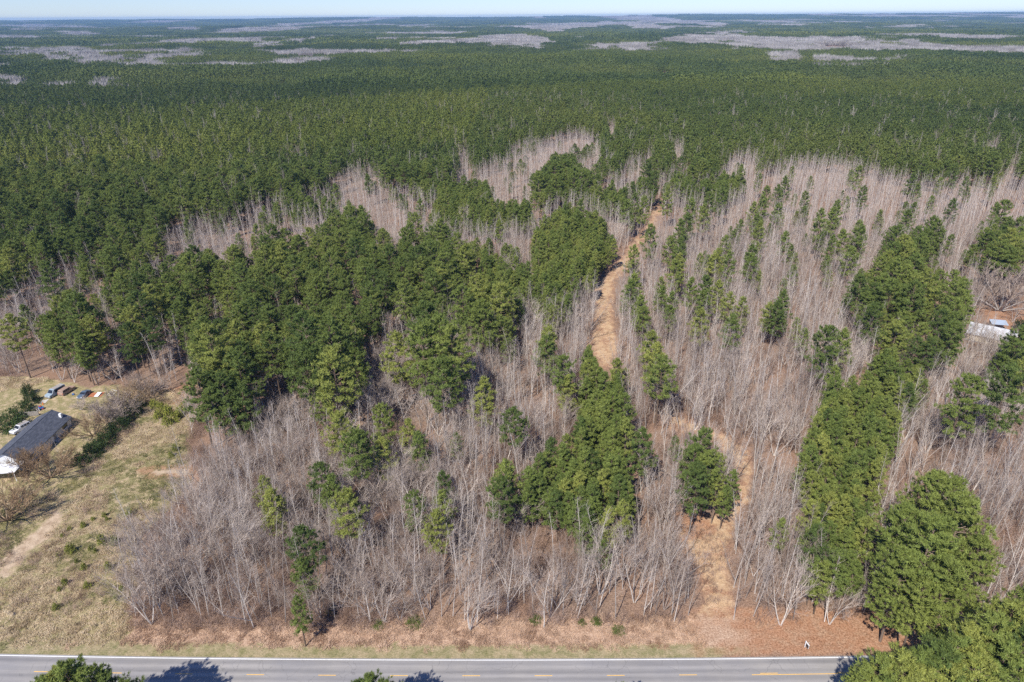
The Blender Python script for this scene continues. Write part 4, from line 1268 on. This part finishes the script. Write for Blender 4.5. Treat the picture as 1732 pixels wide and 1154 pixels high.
SAP = [(120, 934, 2.2, 'beside a reddish twig'), (174, 921, 2.4, ''), (196, 921, 2.2, ''), (185, 964, 1.9, ''), (111, 989, 1.5, ''), (149, 994, 1.5, ''), (142, 892, 1.4, ''), (118, 897, 1.0, ''), (177, 874, 1.2, ''), (158, 880, 1.0, ''),
       (220, 872, 1.9, ''), (143, 963, 1.6, ''), (208, 1000, 1.3, ''), (101, 999, 1.0, ''), (106, 908, 0.9, ''), (152, 930, 0.8, ''), (162, 934, 1.0, ''), (98, 941, 0.8, ''), (290, 772, 1.5, ''), (297, 762, 1.8, ''),
       (130, 952, 0.9, ''), (197, 1014, 1.2, ''), (182, 881, 1.0, ''), (96, 1030, 1.4, '')]
SAP = sorted(SAP, key=lambda q: q[1])
for i, (x, y, w, _) in enumerate(SAP):
    size_w = 'large' if w > 1.8 else 'small' if w < 1.2 else 'middling'
    shrub('pine_sapling', x, y, w*1.15, w*0.85, 0.80 + 0.22*((i*7) % 5)/5, f'{size_w} green pine sapling in the straw field, {ORD[i]} counting from the house side', 'sapling', 'pine saplings in the straw field', SAPL, i)
VERGE = [(640, 1058, 2.6, 0.8), (700, 1054, 3.4, 0.9), (905, 1050, 2.6, 0.9), (985, 1056, 1.8, 0.9), (1008, 1054, 2.2, 1.2), (1045, 1068, 2.8, 0.6), (560, 1035, 2.8, 0.9)]
VERGE = sorted(VERGE)
for i, (x, y, w, h) in enumerate(VERGE):
    shrub('evergreen_shrub', x, y, w, h, 0.62, f'low olive green shrub at the woods edge, {ORD[i]} from the left along the verge', 'shrub', 'green shrubs along the verge', SHRUB, i)

# ------------------------------------------------------------------ house and yard
M_SHINGLE, t, b = mat('dark_shingles', 0.9, 0.15)
pos = N(t, 'ShaderNodeNewGeometry').outputs['Position']
bk = N(t, 'ShaderNodeTexBrick')
bk.inputs['Scale'].default_value = 1.0
bk.inputs['Brick Width'].default_value = 0.9
bk.inputs['Row Height'].default_value = 0.3
bk.inputs['Mortar Size'].default_value = 0.015
bk.inputs['Color1'].default_value = (0.072, 0.080, 0.100, 1)
bk.inputs['Color2'].default_value = (0.115, 0.123, 0.148, 1)
bk.inputs['Mortar'].default_value = (0.03, 0.03, 0.035, 1)
mp = N(t, 'ShaderNodeMapping')
mp.inputs['Rotation'].default_value = (0, 0, math.pi/2)
t.links.new(pos, mp.inputs[0]); t.links.new(mp.outputs[0], bk.inputs[0])
t.links.new(bk.outputs[0], b.inputs['Base Color'])
M_SIDING = plain('pale_siding', (0.62, 0.63, 0.64), 0.7, 0.06)
M_TRIM = plain('white_trim', (0.80, 0.80, 0.79), 0.6, 0.05)
M_WHITEROOF = plain('white_metal_roof', (0.80, 0.80, 0.80), 0.5, 0.06)
M_PALEROOF = plain('weathered_pale_roof', (0.52, 0.53, 0.55), 0.7, 0.2, 1.2)
M_BLUEROOF = plain('blue_grey_metal', (0.36, 0.42, 0.50), 0.45, 0.1)
M_CREAM = plain('cream_siding', (0.66, 0.58, 0.45), 0.8, 0.08)
M_GLASS = plain('dark_glass', (0.022, 0.026, 0.032), 0.08, 0.1, 1.0, 0.6)
M_WOOD = plain('grey_weathered_wood', (0.33, 0.30, 0.27), 0.9, 0.25)
M_BLOCK = plain('concrete_block', (0.30, 0.29, 0.28), 0.9, 0.15)
M_RUBBER = plain('tyre_rubber', (0.025, 0.025, 0.027), 0.9, 0.2)
M_STEEL = plain('wheel_metal', (0.5, 0.5, 0.52), 0.35, 0.1, 3, 0.5, 0.6)
M_LAMP = plain('lamp_glass', (0.75, 0.75, 0.72), 0.2, 0.05)
M_RED = plain('red_plastic', (0.45, 0.05, 0.04), 0.4, 0.1)
M_BLUE = plain('blue_plastic', (0.05, 0.16, 0.42), 0.4, 0.1)
M_ORANGE = plain('orange_plastic', (0.70, 0.22, 0.04), 0.4, 0.1)
M_RUST = plain('rust_brown_sheet', (0.40, 0.15, 0.07), 0.8, 0.25)
M_CONC = plain('pale_concrete', (0.52, 0.48, 0.42), 0.9, 0.15)
M_CHROME = plain('bumper_grey', (0.25, 0.25, 0.27), 0.4, 0.1)

def gable_roof(m, x0, x1, y0, y1, ze, zr, th=0.14, xr=None):
    """two slopes with thickness, ridge along y"""
    xr = (x0+x1)/2 if xr is None else xr
    for xe in (x0, x1):
        a = [(xe, y0, ze), (xe, y1, ze), (xr, y1, zr), (xr, y0, zr)]
        n = [(p[0], p[1], p[2]+th) for p in a]
        f = [(0, 1, 2, 3), (7, 6, 5, 4), (0, 4, 5, 1), (1, 5, 6, 2), (2, 6, 7, 3), (3, 7, 4, 0)]
        m.add(a+n, f)

def house(name, label, loc, rz, W, L, zw, zr, wall, roof, windows, door, over=0.45, found=True, chimney=False):
    e = tag(empty(name, loc, rz), label, 'house')
    m = MB()
    m.add([(-W/2, -L/2, 0), (W/2, -L/2, 0), (W/2, L/2, 0), (-W/2, L/2, 0), (-W/2, -L/2, zw), (W/2, -L/2, zw), (W/2, L/2, zw), (-W/2, L/2, zw), (0, -L/2, zr-0.02), (0, L/2, zr-0.02)],
          [(1, 0, 4, 8, 5), (3, 2, 6, 9, 7), (2, 1, 5, 6), (0, 3, 7, 4)])
    m.build('wall', wall, e)
    m = MB()
    s = (zr-zw)/(W/2)
    gable_roof(m, -W/2-over, W/2+over, -L/2-over, L/2+over, zw-s*over+0.03, zr+0.03)
    r = m.build('roof', roof, e)
    m = MB()
    m.box(W/2-0.2, W/2+0.02, L*0.30, L*0.30+0.9, 0, 0.1)
    m = MB(); m.box(-0.10, 0.10, -L/2-over, L/2+over, zr+0.165, zr+0.20); m.build('ridge_cap', roof, r)
    for q in range(2):
        m = MB(); m.cyl((-W*0.22, L*(0.1+0.22*q), zr-s*W*0.22+0.35), 2, 0.07, 0.6, 8); m.build('vent_pipe', M_STEEL, r)
    if chimney:
        m = MB(); m.box(W*0.30, W*0.30+0.6, L/2-1.4, L/2-0.8, zw, zr-0.2); m.build('chimney', M_TRIM, r)
    for (side, y, w, z0, z1) in windows:
        x = side*W/2
        fr = MB()
        for (a, c, d, f) in ((y-w/2-0.08, y-w/2, z0-0.08, z1+0.08), (y+w/2, y+w/2+0.08, z0-0.08, z1+0.08), (y-w/2, y+w/2, z0-0.08, z0), (y-w/2, y+w/2, z1, z1+0.08)):
            fr.box(x-0.05*(side > 0), x+0.05*(side > 0) if side > 0 else x+0.05, a, c, d, f)
        wf = fr.build('window', M_TRIM, e)
        g = MB(); g.box(x-0.02, x+0.02, y-w/2, y+w/2, z0, z1); g.build('pane', M_GLASS, wf)
        sl = MB(); sl.box(x-0.02, x+0.12 if side > 0 else x+0.02, y-w/2-0.1, y+w/2+0.1, z0-0.14, z0-0.085); sl.build('sill', M_TRIM, wf)
    side, y = door
    x = side*W/2
    d = MB(); d.box(x-0.03, x+0.04, y-0.5, y+0.5, 0.1, 2.1)
    dd = d.build('door', M_CHROME, e)
    k = MB(); k.cyl((x+0.07, y+0.35, 1.05), 0, 0.05, 0.06, 8); k.build('handle', M_STEEL, dd)
    if found:
        m = MB(); m.box(-W/2-0.04, W/2+0.04, -L/2-0.04, L/2+0.04, -0.2, 0.35); m.build('foundation', M_BLOCK, e)
        m = MB()
        for i in range(3):
            m.box(W/2+0.05+0.3*(2-i), W/2+0.05+0.3*(3-i), y-0.7, y+0.7, 0, 0.15*(i+1)-0.02)
        m.build('steps', M_CONC, e)
    return e

house('house', 'long low house with dark grey shingle roof left of the straw field', (-124.6, 149.0, 0), 0.02, 8.6, 20.0, 2.6, 4.7, M_SIDING, M_SHINGLE,
      [(1, 7.2, 2.4, 1.0, 2.2), (1, -3.0, 1.4, 1.0, 2.1), (1, -7.0, 1.4, 1.0, 2.1), (-1, 3.0, 1.4, 1.0, 2.1)], (1, 2.6), chimney=True)
p = at(10, 792, 2.6)
e = tag(empty('carport', (p[0], p[1], 0), 0.12), 'white flat roofed carport at the near end of the dark roofed house', 'carport')
m = MB(); m.box(-5.5, 3.0, -2.2, 2.2, 2.55, 2.68)
r = m.build('roof', M_WHITEROOF, e)
m = MB()
for i in range(9):
    m.box(-5.4+i*1.02, -5.34+i*1.02, -2.2, 2.2, 2.683, 2.72)
m.build('roof_seam', M_WHITEROOF, r)
for x in (-5.2, 2.7):
    for y in (-2.0, 2.0):
        m = MB(); m.box(x-0.06, x+0.06, y-0.06, y+0.06, 0, 2.548); m.build('post', M_TRIM, e)
house('house', 'house with weathered pale roof half hidden behind the right pine block', tuple(at(1674, 576)), 0.9, 8.5, 13.0, 2.7, 5.0, M_CREAM, M_PALEROOF,
      [(1, 3.0, 1.4, 1.0, 2.1), (1, -3.5, 1.4, 1.0, 2.1), (-1, 0, 1.4, 1.0, 2.1)], (1, 0))
p = at(1686, 556)
e = tag(empty('shed', (p[0], p[1], 0), -0.25), 'open shed with sloping blue-grey metal roof by the reddish yard', 'shed')
m = MB()
m.add([(-2.6, -1.6, 2.1), (2.6, -1.6, 2.1), (2.6, 1.6, 2.7), (-2.6, 1.6, 2.7), (-2.6, -1.6, 2.2), (2.6, -1.6, 2.2), (2.6, 1.6, 2.8), (-2.6, 1.6, 2.8)], [(0, 3, 2, 1), (4, 5, 6, 7), (0, 1, 5, 4), (1, 2, 6, 5), (2, 3, 7, 6), (3, 0, 4, 7)])
m.build('roof', M_BLUEROOF, e)
m = MB(); m.box(-2.4, 2.4, 1.3, 1.4, 0, 2.62); m.box(-2.45, -2.38, -1.0, 1.29, 0, 2.1); m.build('wall', M_WOOD, e)
for x in (-2.3, 2.3):
    m = MB(); m.box(x-0.06, x+0.06, -1.4, -1.28, 0, 2.1); m.build('post', M_WOOD, e)
p = at(1728, 618)
e = tag(empty('shed', (p[0], p[1], 0), 0.2), 'small white roofed shed behind green shrubs at the right photo edge', 'shed')
m = MB(); m.box(-1.9, 1.9, -1.2, 1.2, 0, 2.1); m.build('wall', M_SIDING, e)
m = MB(); gable_roof(m, -2.1, 2.1, -1.4, 1.4, 2.08, 2.9); m.build('roof', M_WHITEROOF, e)
m = MB(); m.box(-0.5, 0.5, -1.24, -1.205, 0.05, 1.9); d = m.build('door', M_TRIM, e)
m = MB(); m.box(0.34, 0.40, -1.29, -1.243, 0.9, 1.1); m.build('handle', M_STEEL, d)

def vehicle(name, label, cat, x, y, yaw, L, W, H, paint, style, roofc=None):
    """nose towards +x of its own axes"""
    p = at(x, y)
    e = tag(empty(name, (p[0], p[1], 0), yaw), label, cat)
    hood = 0.95 if style != 'sedan' else 0.85
    if style == 'van':
        prof = [(-L/2, 0.35), (L/2-0.05, 0.35), (L/2, 0.6), (L/2-0.08, 1.0), (L/2-1.0, 1.18), (L/2-1.75, H-0.05), (L/2-2.1, H), (-L/2+0.12, H), (-L/2, H-0.15), (-L/2, 0.6)]
        gl = (L/2-2.0, -L/2+0.3)
    elif style == 'wagon':
        prof = [(-L/2, 0.38), (L/2-0.05, 0.38), (L/2, 0.65), (L/2-0.06, 1.0), (L/2-1.35, 1.1), (L/2-2.0, H-0.04), (L/2-2.3, H), (-L/2+0.35, H), (-L/2+0.05, 1.1), (-L/2, 0.65)]
        gl = (L/2-2.2, -L/2+0.4)
    else:
        prof = [(-L/2, 0.32), (L/2-0.05, 0.32), (L/2, 0.55), (L/2-0.08, 0.85), (L/2-1.3, 0.96), (L/2-2.05, H-0.03), (L/2-2.4, H), (-L/2+1.35, H-0.02), (-L/2+0.7, 1.0), (-L/2+0.03, 0.95), (-L/2, 0.6)]
        gl = (L/2-2.2, -L/2+1.2)
    m = MB()
    n = len(prof)
    wz = lambda z: W/2*(1.0 if z < 1.05 else 1-0.16*(z-1.05)/(H-1.05+1e-6))
    rings = [[(a, -wz(z)*k, z) for a, z in prof] for k in (1.0, 0.96, -0.96, -1.0)]
    rings = [[(a*(0.985 if k in (0, 3) else 1), q, z) for a, q, z in rg] for k, rg in enumerate(rings)]
    m.loft(rings)
    m.build('body', paint, e)
    gz0, gz1 = (1.12 if style != 'sedan' else 0.98), H-0.12
    for s in (-1, 1):
        g = MB()
        for k in range(3):
            a0 = gl[1]+(gl[0]-gl[1])*k/3+0.05
            a1 = gl[1]+(gl[0]-gl[1])*(k+1)/3-0.05
            y0, y1 = s*(wz(gz0)+0.006), s*(wz(gz1)+0.006)
            g.add([(a0, y0, gz0), (a1, y0, gz0), (a1, y1, gz1), (a0, y1, gz1), (a0, y0-s*0.02, gz0), (a1, y0-s*0.02, gz0), (a1, y1-s*0.02, gz1), (a0, y1-s*0.02, gz1)],
                  [(0, 1, 2, 3), (7, 6, 5, 4), (0, 4, 5, 1), (1, 5, 6, 2), (2, 6, 7, 3), (3, 7, 4, 0)])
        g.build('side_window', M_GLASS, e)
    (xa, za), (xb, zb) = (prof[4], prof[5])
    g = MB()
    d = 0.015
    xa2, za2, xb2, zb2 = xa+(xb-xa)*0.08, za+(zb-za)*0.08, xa+(xb-xa)*0.94, za+(zb-za)*0.94
    g.add([(xa2+d, -wz(za2)*0.9, za2+d), (xa2+d, wz(za2)*0.9, za2+d), (xb2+d, wz(zb2)*0.92, zb2+d), (xb2+d, -wz(zb2)*0.92, zb2+d),
           (xa2-d, -wz(za2)*0.9, za2-d), (xa2-d, wz(za2)*0.9, za2-d), (xb2-d, wz(zb2)*0.92, zb2-d), (xb2-d, -wz(zb2)*0.92, zb2-d)], [(0, 1, 2, 3), (7, 6, 5, 4), (0, 4, 5, 1), (1, 5, 6, 2), (2, 6, 7, 3), (3, 7, 4, 0)])
    g.build('windscreen', M_GLASS, e)
    g = MB()
    xr = -L/2 if style == 'van' else -L/2+0.2
    if style == 'sedan':
        xr = -L/2+0.98
    g.box(xr-0.03, xr+0.02, -W*0.36, W*0.36, gz0+0.05, gz1-0.1)
    g.build('rear_window', M_GLASS, e)
    for s in (-1, 1):
        g = MB(); g.box(L/2-0.10, L/2+0.012, s*W*0.36-0.16, s*W*0.36+0.16, 0.66, 0.84); g.build('headlight', M_LAMP, e)
        g = MB(); g.box(-L/2-0.012, -L/2+0.08, s*W*0.42-0.09, s*W*0.42+0.09, 0.72, 0.98); g.build('tail_light', M_RED, e)
        for xx in (L/2-0.9, -L/2+0.95):
            g = MB(); g.cyl((xx, s*(W/2-0.09), 0.34), 1, 0.34, 0.22, 16)
            w = g.build('wheel', M_RUBBER, e)
            g = MB(); g.cyl((xx, s*(W/2+0.025), 0.34), 1, 0.20, 0.03, 12); g.build('rim', M_STEEL, w)
    g = MB(); g.box(L/2-0.05, L/2+0.09, -W*0.46, W*0.46, 0.36, 0.58); g.build('bumper', M_CHROME, e)
    if roofc:
        g = MB(); g.box(-L/2+0.4, L/2-2.2, -W*0.38, W*0.38, H+0.003, H+0.05); g.build('roof_panel', roofc, e)
    return e
YAW = math.radians(-108)
vehicle('parked_van', 'long blue-grey van parked facing the house beside the pale slab', 'van', 95, 667, YAW, 5.6, 2.0, 2.1, plain('blue_grey_paint', (0.30, 0.38, 0.44), 0.3, 0.06, 1, 0.5), 'van', M_WOOD)
vehicle('parked_car', 'brown and white older wagon parked right of the blue-grey van', 'car', 114, 664, math.radians(78), 4.9, 1.9, 1.75, plain('faded_brown_paint', (0.36, 0.25, 0.19), 0.5, 0.15, 1, 0.4), 'wagon')
vehicle('parked_car', 'small dark blue sedan parked nose toward the house on the yard grass', 'car', 143, 670, math.radians(-95), 4.3, 1.75, 1.4, plain('dark_blue_paint', (0.10, 0.14, 0.20), 0.25, 0.08, 1, 0.5), 'sedan')
vehicle('parked_car', 'white car with grey roof panel squeezed between house and hedge', 'car', 36, 728, math.radians(-112), 5.0, 1.95, 1.8, plain('white_paint', (0.72, 0.72, 0.72), 0.3, 0.05, 1, 0.5), 'wagon', M_WOOD)

p0, p1 = at(72, 682), at(106, 646)
d = p1-p0
e = MB()
nrm = np.array([-d[1], d[0], 0])/np.linalg.norm(d)*0.8
e.add([p0-nrm+(0, 0, .03), p1-nrm+(0, 0, .03), p1+nrm+(0, 0, .03), p0+nrm+(0, 0, .03), p0-nrm+(0, 0, -.1), p1-nrm+(0, 0, -.1), p1+nrm+(0, 0, -.1), p0+nrm+(0, 0, -.1)],
      [(0, 1, 2, 3), (7, 6, 5, 4), (0, 4, 5, 1), (1, 5, 6, 2), (2, 6, 7, 3), (3, 7, 4, 0)])
tag(e.build('path', M_CONC), None, None, None, 'structure')

# yard fence
a, c = at(36, 706), at(66, 703)
ln = float(np.linalg.norm(c-a))
e = tag(empty('wooden_fence', tuple(a), math.atan2(c[1]-a[1], c[0]-a[0])), 'short grey board fence running from the shrubs to the house corner', 'fence')
m = MB()
k = 0.0
while k < ln-0.13:
    m.box(k, k+0.13, 0.0, 0.025, 0.08, 1.5+0.05*math.sin(k*9))
    k += 0.155
m.build('board', M_WOOD, e)
for z in (0.4, 1.2):
    m = MB(); m.box(0, ln, 0.028, 0.07, z, z+0.09); m.build('rail', M_WOOD, e)
k = 0.0
while k <= ln+0.01:
    m = MB(); m.box(k-0.05, k+0.05, 0.073, 0.17, 0, 1.6); m.build('post', M_WOOD, e)
    k += ln/4
# toys and yard things
p = at(70, 692)
e = tag(empty('toy_car', (p[0], p[1], 0), 0.5), 'small blue and red plastic ride-on toy on the yard grass', 'toy')
m = MB(); m.loft([[(x, y*w, z) for x, z in ((-0.6, 0.25), (0.6, 0.25), (0.65, 0.5), (0.2, 0.6), (-0.1, 0.9), (-0.55, 0.9), (-0.65, 0.5))] for y, w in ((-0.4, 1), (-0.36, 1), (0.36, 1), (0.4, 1))]); m.build('body', M_BLUE, e)
m = MB(); m.box(-0.4, 0.1, -0.3, 0.3, 0.905, 0.96); m.build('seat', M_RED, e)
for x in (-0.4, 0.4):
    for s in (-1, 1):
        m = MB(); m.cyl((x, s*0.44, 0.2), 1, 0.2, 0.12, 12); m.build('wheel', M_RED, e)
p = at(63, 695)
e = tag(empty('toy_slide', (p[0], p[1], 0), -0.6), 'low red plastic slide with white ladder next to the blue toy', 'toy')
m = MB(); m.add([(-1.0, -0.3, 0.05), (0.6, -0.3, 0.9), (0.6, 0.3, 0.9), (-1.0, 0.3, 0.05), (-1.0, -0.3, 0.0), (0.6, -0.3, 0.82), (0.6, 0.3, 0.82), (-1.0, 0.3, 0.0)], [(0, 1, 2, 3), (7, 6, 5, 4), (0, 4, 5, 1), (1, 5, 6, 2), (2, 6, 7, 3), (3, 7, 4, 0)]); m.build('chute', M_RED, e)
m = MB()
for s in (-0.27, 0.27):
    m.tube([(1.0, s, 0), (0.62, s, 1.1)], [0.04, 0.04], 8)
for k in range(3):
    m.tube([(0.93-0.1*k, -0.27, 0.25+0.27*k), (0.93-0.1*k, 0.27, 0.25+0.27*k)], [0.03, 0.03], 6)
m.build('ladder', M_TRIM, e)
p = at(73, 684)
e = tag(empty('traffic_cone', (p[0], p[1], 0)), 'small orange cone standing behind the blue toy', 'cone')
m = MB(); m.loft([[(r_*math.cos(q*0.524), r_*math.sin(q*0.524), z) for q in range(12)] for r_, z in ((0.19, 0.04), (0.05, 0.7), (0.03, 0.72))]); m.build('cone_body', M_ORANGE, e)
m = MB(); m.box(-0.22, 0.22, -0.22, 0.22, 0, 0.038); m.build('base', M_ORANGE, e)
p = at(163, 668)
e = tag(empty('metal_sheet', (p[0], p[1], 0), 0.1), 'rust brown sheet lying on the ground with a white board on it', 'sheet')
m = MB(); nx2 = 8
v, f = [], []
for i in range(nx2+1):
    for j in range(nx2+1):
        v.append((-1.9+3.8*i/nx2, -1.3+2.6*j/nx2, 0.07+0.05*math.sin(i*1.3)*math.cos(j*1.7)))
for i in range(nx2):
    for j in range(nx2):
        q = i*(nx2+1)+j
        f.append((q, q+nx2+1, q+nx2+2, q+1))
m.add(v, f); m.build('sheet', M_RUST, e)
p = at(166, 669)
m = MB(); m.add([(-0.7, -1.0, 0.14), (0.5, -1.0, 0.14), (0.7, 1.0, 0.5), (-0.5, 1.0, 0.5), (-0.7, -1.0, 0.19), (0.5, -1.0, 0.19), (0.7, 1.0, 0.55), (-0.5, 1.0, 0.55)], [(3, 2, 1, 0), (4, 5, 6, 7), (0, 1, 5, 4), (1, 2, 6, 5), (2, 3, 7, 6), (3, 0, 4, 7)])
o = m.build('white_board', M_TRIM); o.location = (p[0], p[1], 0)
tag(o, 'white board propped on the rust brown sheet', 'board')
p = at(190, 667)
m = MB()
for s in (-0.9, 0.9):
    m.tube([(s, -1.1, 0.05), (s, 1.1, 0.9)], [0.05, 0.05], 6)
    m.tube([(s, 1.1, 0.9), (s, 1.3, 0.0)], [0.05, 0.05], 6)
for k in range(4):
    m.tube([(-0.9, -1.0+0.66*k, 0.09+0.255*k), (0.9, -1.0+0.66*k, 0.09+0.255*k)], [0.04, 0.04], 6)
o = m.build('folding_frame', M_TRIM); o.location = (p[0], p[1], 0); o.rotation_euler = (0, 0, -0.35)
tag(o, 'white metal frame leaning in the yard right of the rusty sheet', 'frame')
p = at(124, 668)
e = tag(empty('lawn_mower', (p[0], p[1], 0), 2.2), 'small pale push mower beside the brown wagon', 'mower')
m = MB(); m.box(-0.4, 0.4, -0.28, 0.28, 0.14, 0.3); m.cyl((0.05, 0, 0.4), 2, 0.16, 0.2, 12); m.build('deck', M_BLUE, e)
m = MB()
for s in (-0.24, 0.24):
    m.tube([(-0.38, s, 0.28), (-1.1, s, 1.0)], [0.02, 0.02], 6)
m.tube([(-1.1, -0.24, 1.0), (-1.1, 0.24, 1.0)], [0.025, 0.025], 6); m.build('handle', M_TRIM, e)
for x in (-0.3, 0.32):
    for s in (-1, 1):
        m = MB(); m.cyl((x, s*0.33, 0.12), 1, 0.12, 0.07, 10); m.build('wheel', M_RUBBER, e)
p = at(325, 684)
m = MB(); rr = np.random.default_rng(3)
for k in range(12):
    a0 = rr.uniform(-1.2, 1.2, 2); d0 = rr.normal(size=2)*0.8
    m.tube([(a0[0], a0[1], 0.08+0.05*k), (a0[0]+d0[0], a0[1]+d0[1], 0.1+0.06*k)], [0.09, 0.06], 5)
o = m.build('brush_pile', M_WOOD); o.location = (p[0], p[1], 0); tag(o, 'dark heap of cut wood on the reddish earth by the bright thicket', 'wood pile')
# roadside sign post
p = at(1361, 1095)
e = tag(empty('roadside_sign', (p[0], p[1], 0), 0.25), 'small white post sign with dark face on the brown roadside bank', 'sign')
m = MB(); m.box(-0.05, 0.05, -0.05, 0.05, 0, 1.55); m.build('post', M_TRIM, e)
m = MB(); m.box(-0.048, 0.048, -0.95, -0.052, 1.38, 1.48); m.build('arm', M_TRIM, e)
m = MB(); m.box(-0.028, 0.028, -0.88, -0.16, 0.55, 1.28); q = m.build('panel', M_TRIM, e)
m = MB(); m.box(-0.034, -0.0285, -0.85, -0.19, 0.58, 1.25); m.build('panel_face', M_GLASS, q)
for yy in (-0.75, -0.3):
    m = MB(); m.tube([(0, yy, 1.27), (0, yy, 1.39)], [0.012, 0.012], 5); m.build('hanger', M_STEEL, e)
p = at(1366, 1092)
m = MB(); m.tube([(0, 0, 0), (0.05, 0, 0.9)], [0.035, 0.03], 6); m.tube([(0.05, 0, 0.62), (0.33, 0.05, 0.80)], [0.025, 0.02], 6); m.tube([(-0.22, 0, 0.0), (0.04, 0, 0.55)], [0.025, 0.02], 6)
o = m.build('survey_stake', M_CONC); o.location = (p[0], p[1], 0); tag(o, 'pale braced wooden stake right of the small white sign', 'stake')

# ------------------------------------------------------------------ air
HAZE_D = 5.4e-5
m = MB(); m.box(-16800, 16800, -600, 17800, -40, 120)
mh = bpy.data.materials.new('air')
mh.use_nodes = True
t = mh.node_tree
t.nodes.remove(t.nodes['Principled BSDF'])
pv = N(t, 'ShaderNodeVolumePrincipled')
pv.inputs['Color'].default_value = (0.36, 0.62, 1.0, 1)
pv.inputs['Density'].default_value = HAZE_D
pv.inputs['Anisotropy'].default_value = 0.0
t.links.new(pv.outputs[0], t.nodes['Material Output'].inputs['Volume'])
hz = m.build('haze', mh)
tag(hz, None, None, None, 'stuff')

# ------------------------------------------------------------------ names for the setting
for nm, lab, cat, grp in (('pine_forest', 'dense green pine forest reaching from the left block to the horizon', 'forest', None), ('bare_woods', 'grey-brown leafless woods behind the nearest bare trees', 'woods', None),
                          ('undergrowth', 'brown leafless brush under and beside the bare woods', 'undergrowth', None), ('field_grass', 'rough straw coloured grass of the left clearing', 'grass', None),
                          ('dead_weeds', 'dry tan and reddish weeds between road verge and woods', 'weeds', None), ('track_grass', 'short dry grass on the track through the woods', 'grass', None),
                          ('haze', 'faint blue haze over the far forest', 'haze', None), ('ground', 'leaf covered ground, straw field and track from road to horizon', 'ground', None),
                          ('road', 'two lane grey asphalt road along the bottom of the view', 'road', None), ('path', 'long pale slab path beside the blue-grey van', 'path', None),
                          ('road_edge_line', 'white edge line painted along the grey road', 'road marking', 'white edge lines of the road'), ('centre_line_dash', 'yellow dash painted on the centre of the grey road', 'road marking', 'yellow centre dashes'),
                          ('centre_line', 'solid yellow centre line on the right part of the road', 'road marking', 'solid yellow centre lines')):
    for o in bpy.data.objects:
        if o.name.split('.')[0] == nm and o.name in SC.objects:
            tag(o, lab, cat, grp)
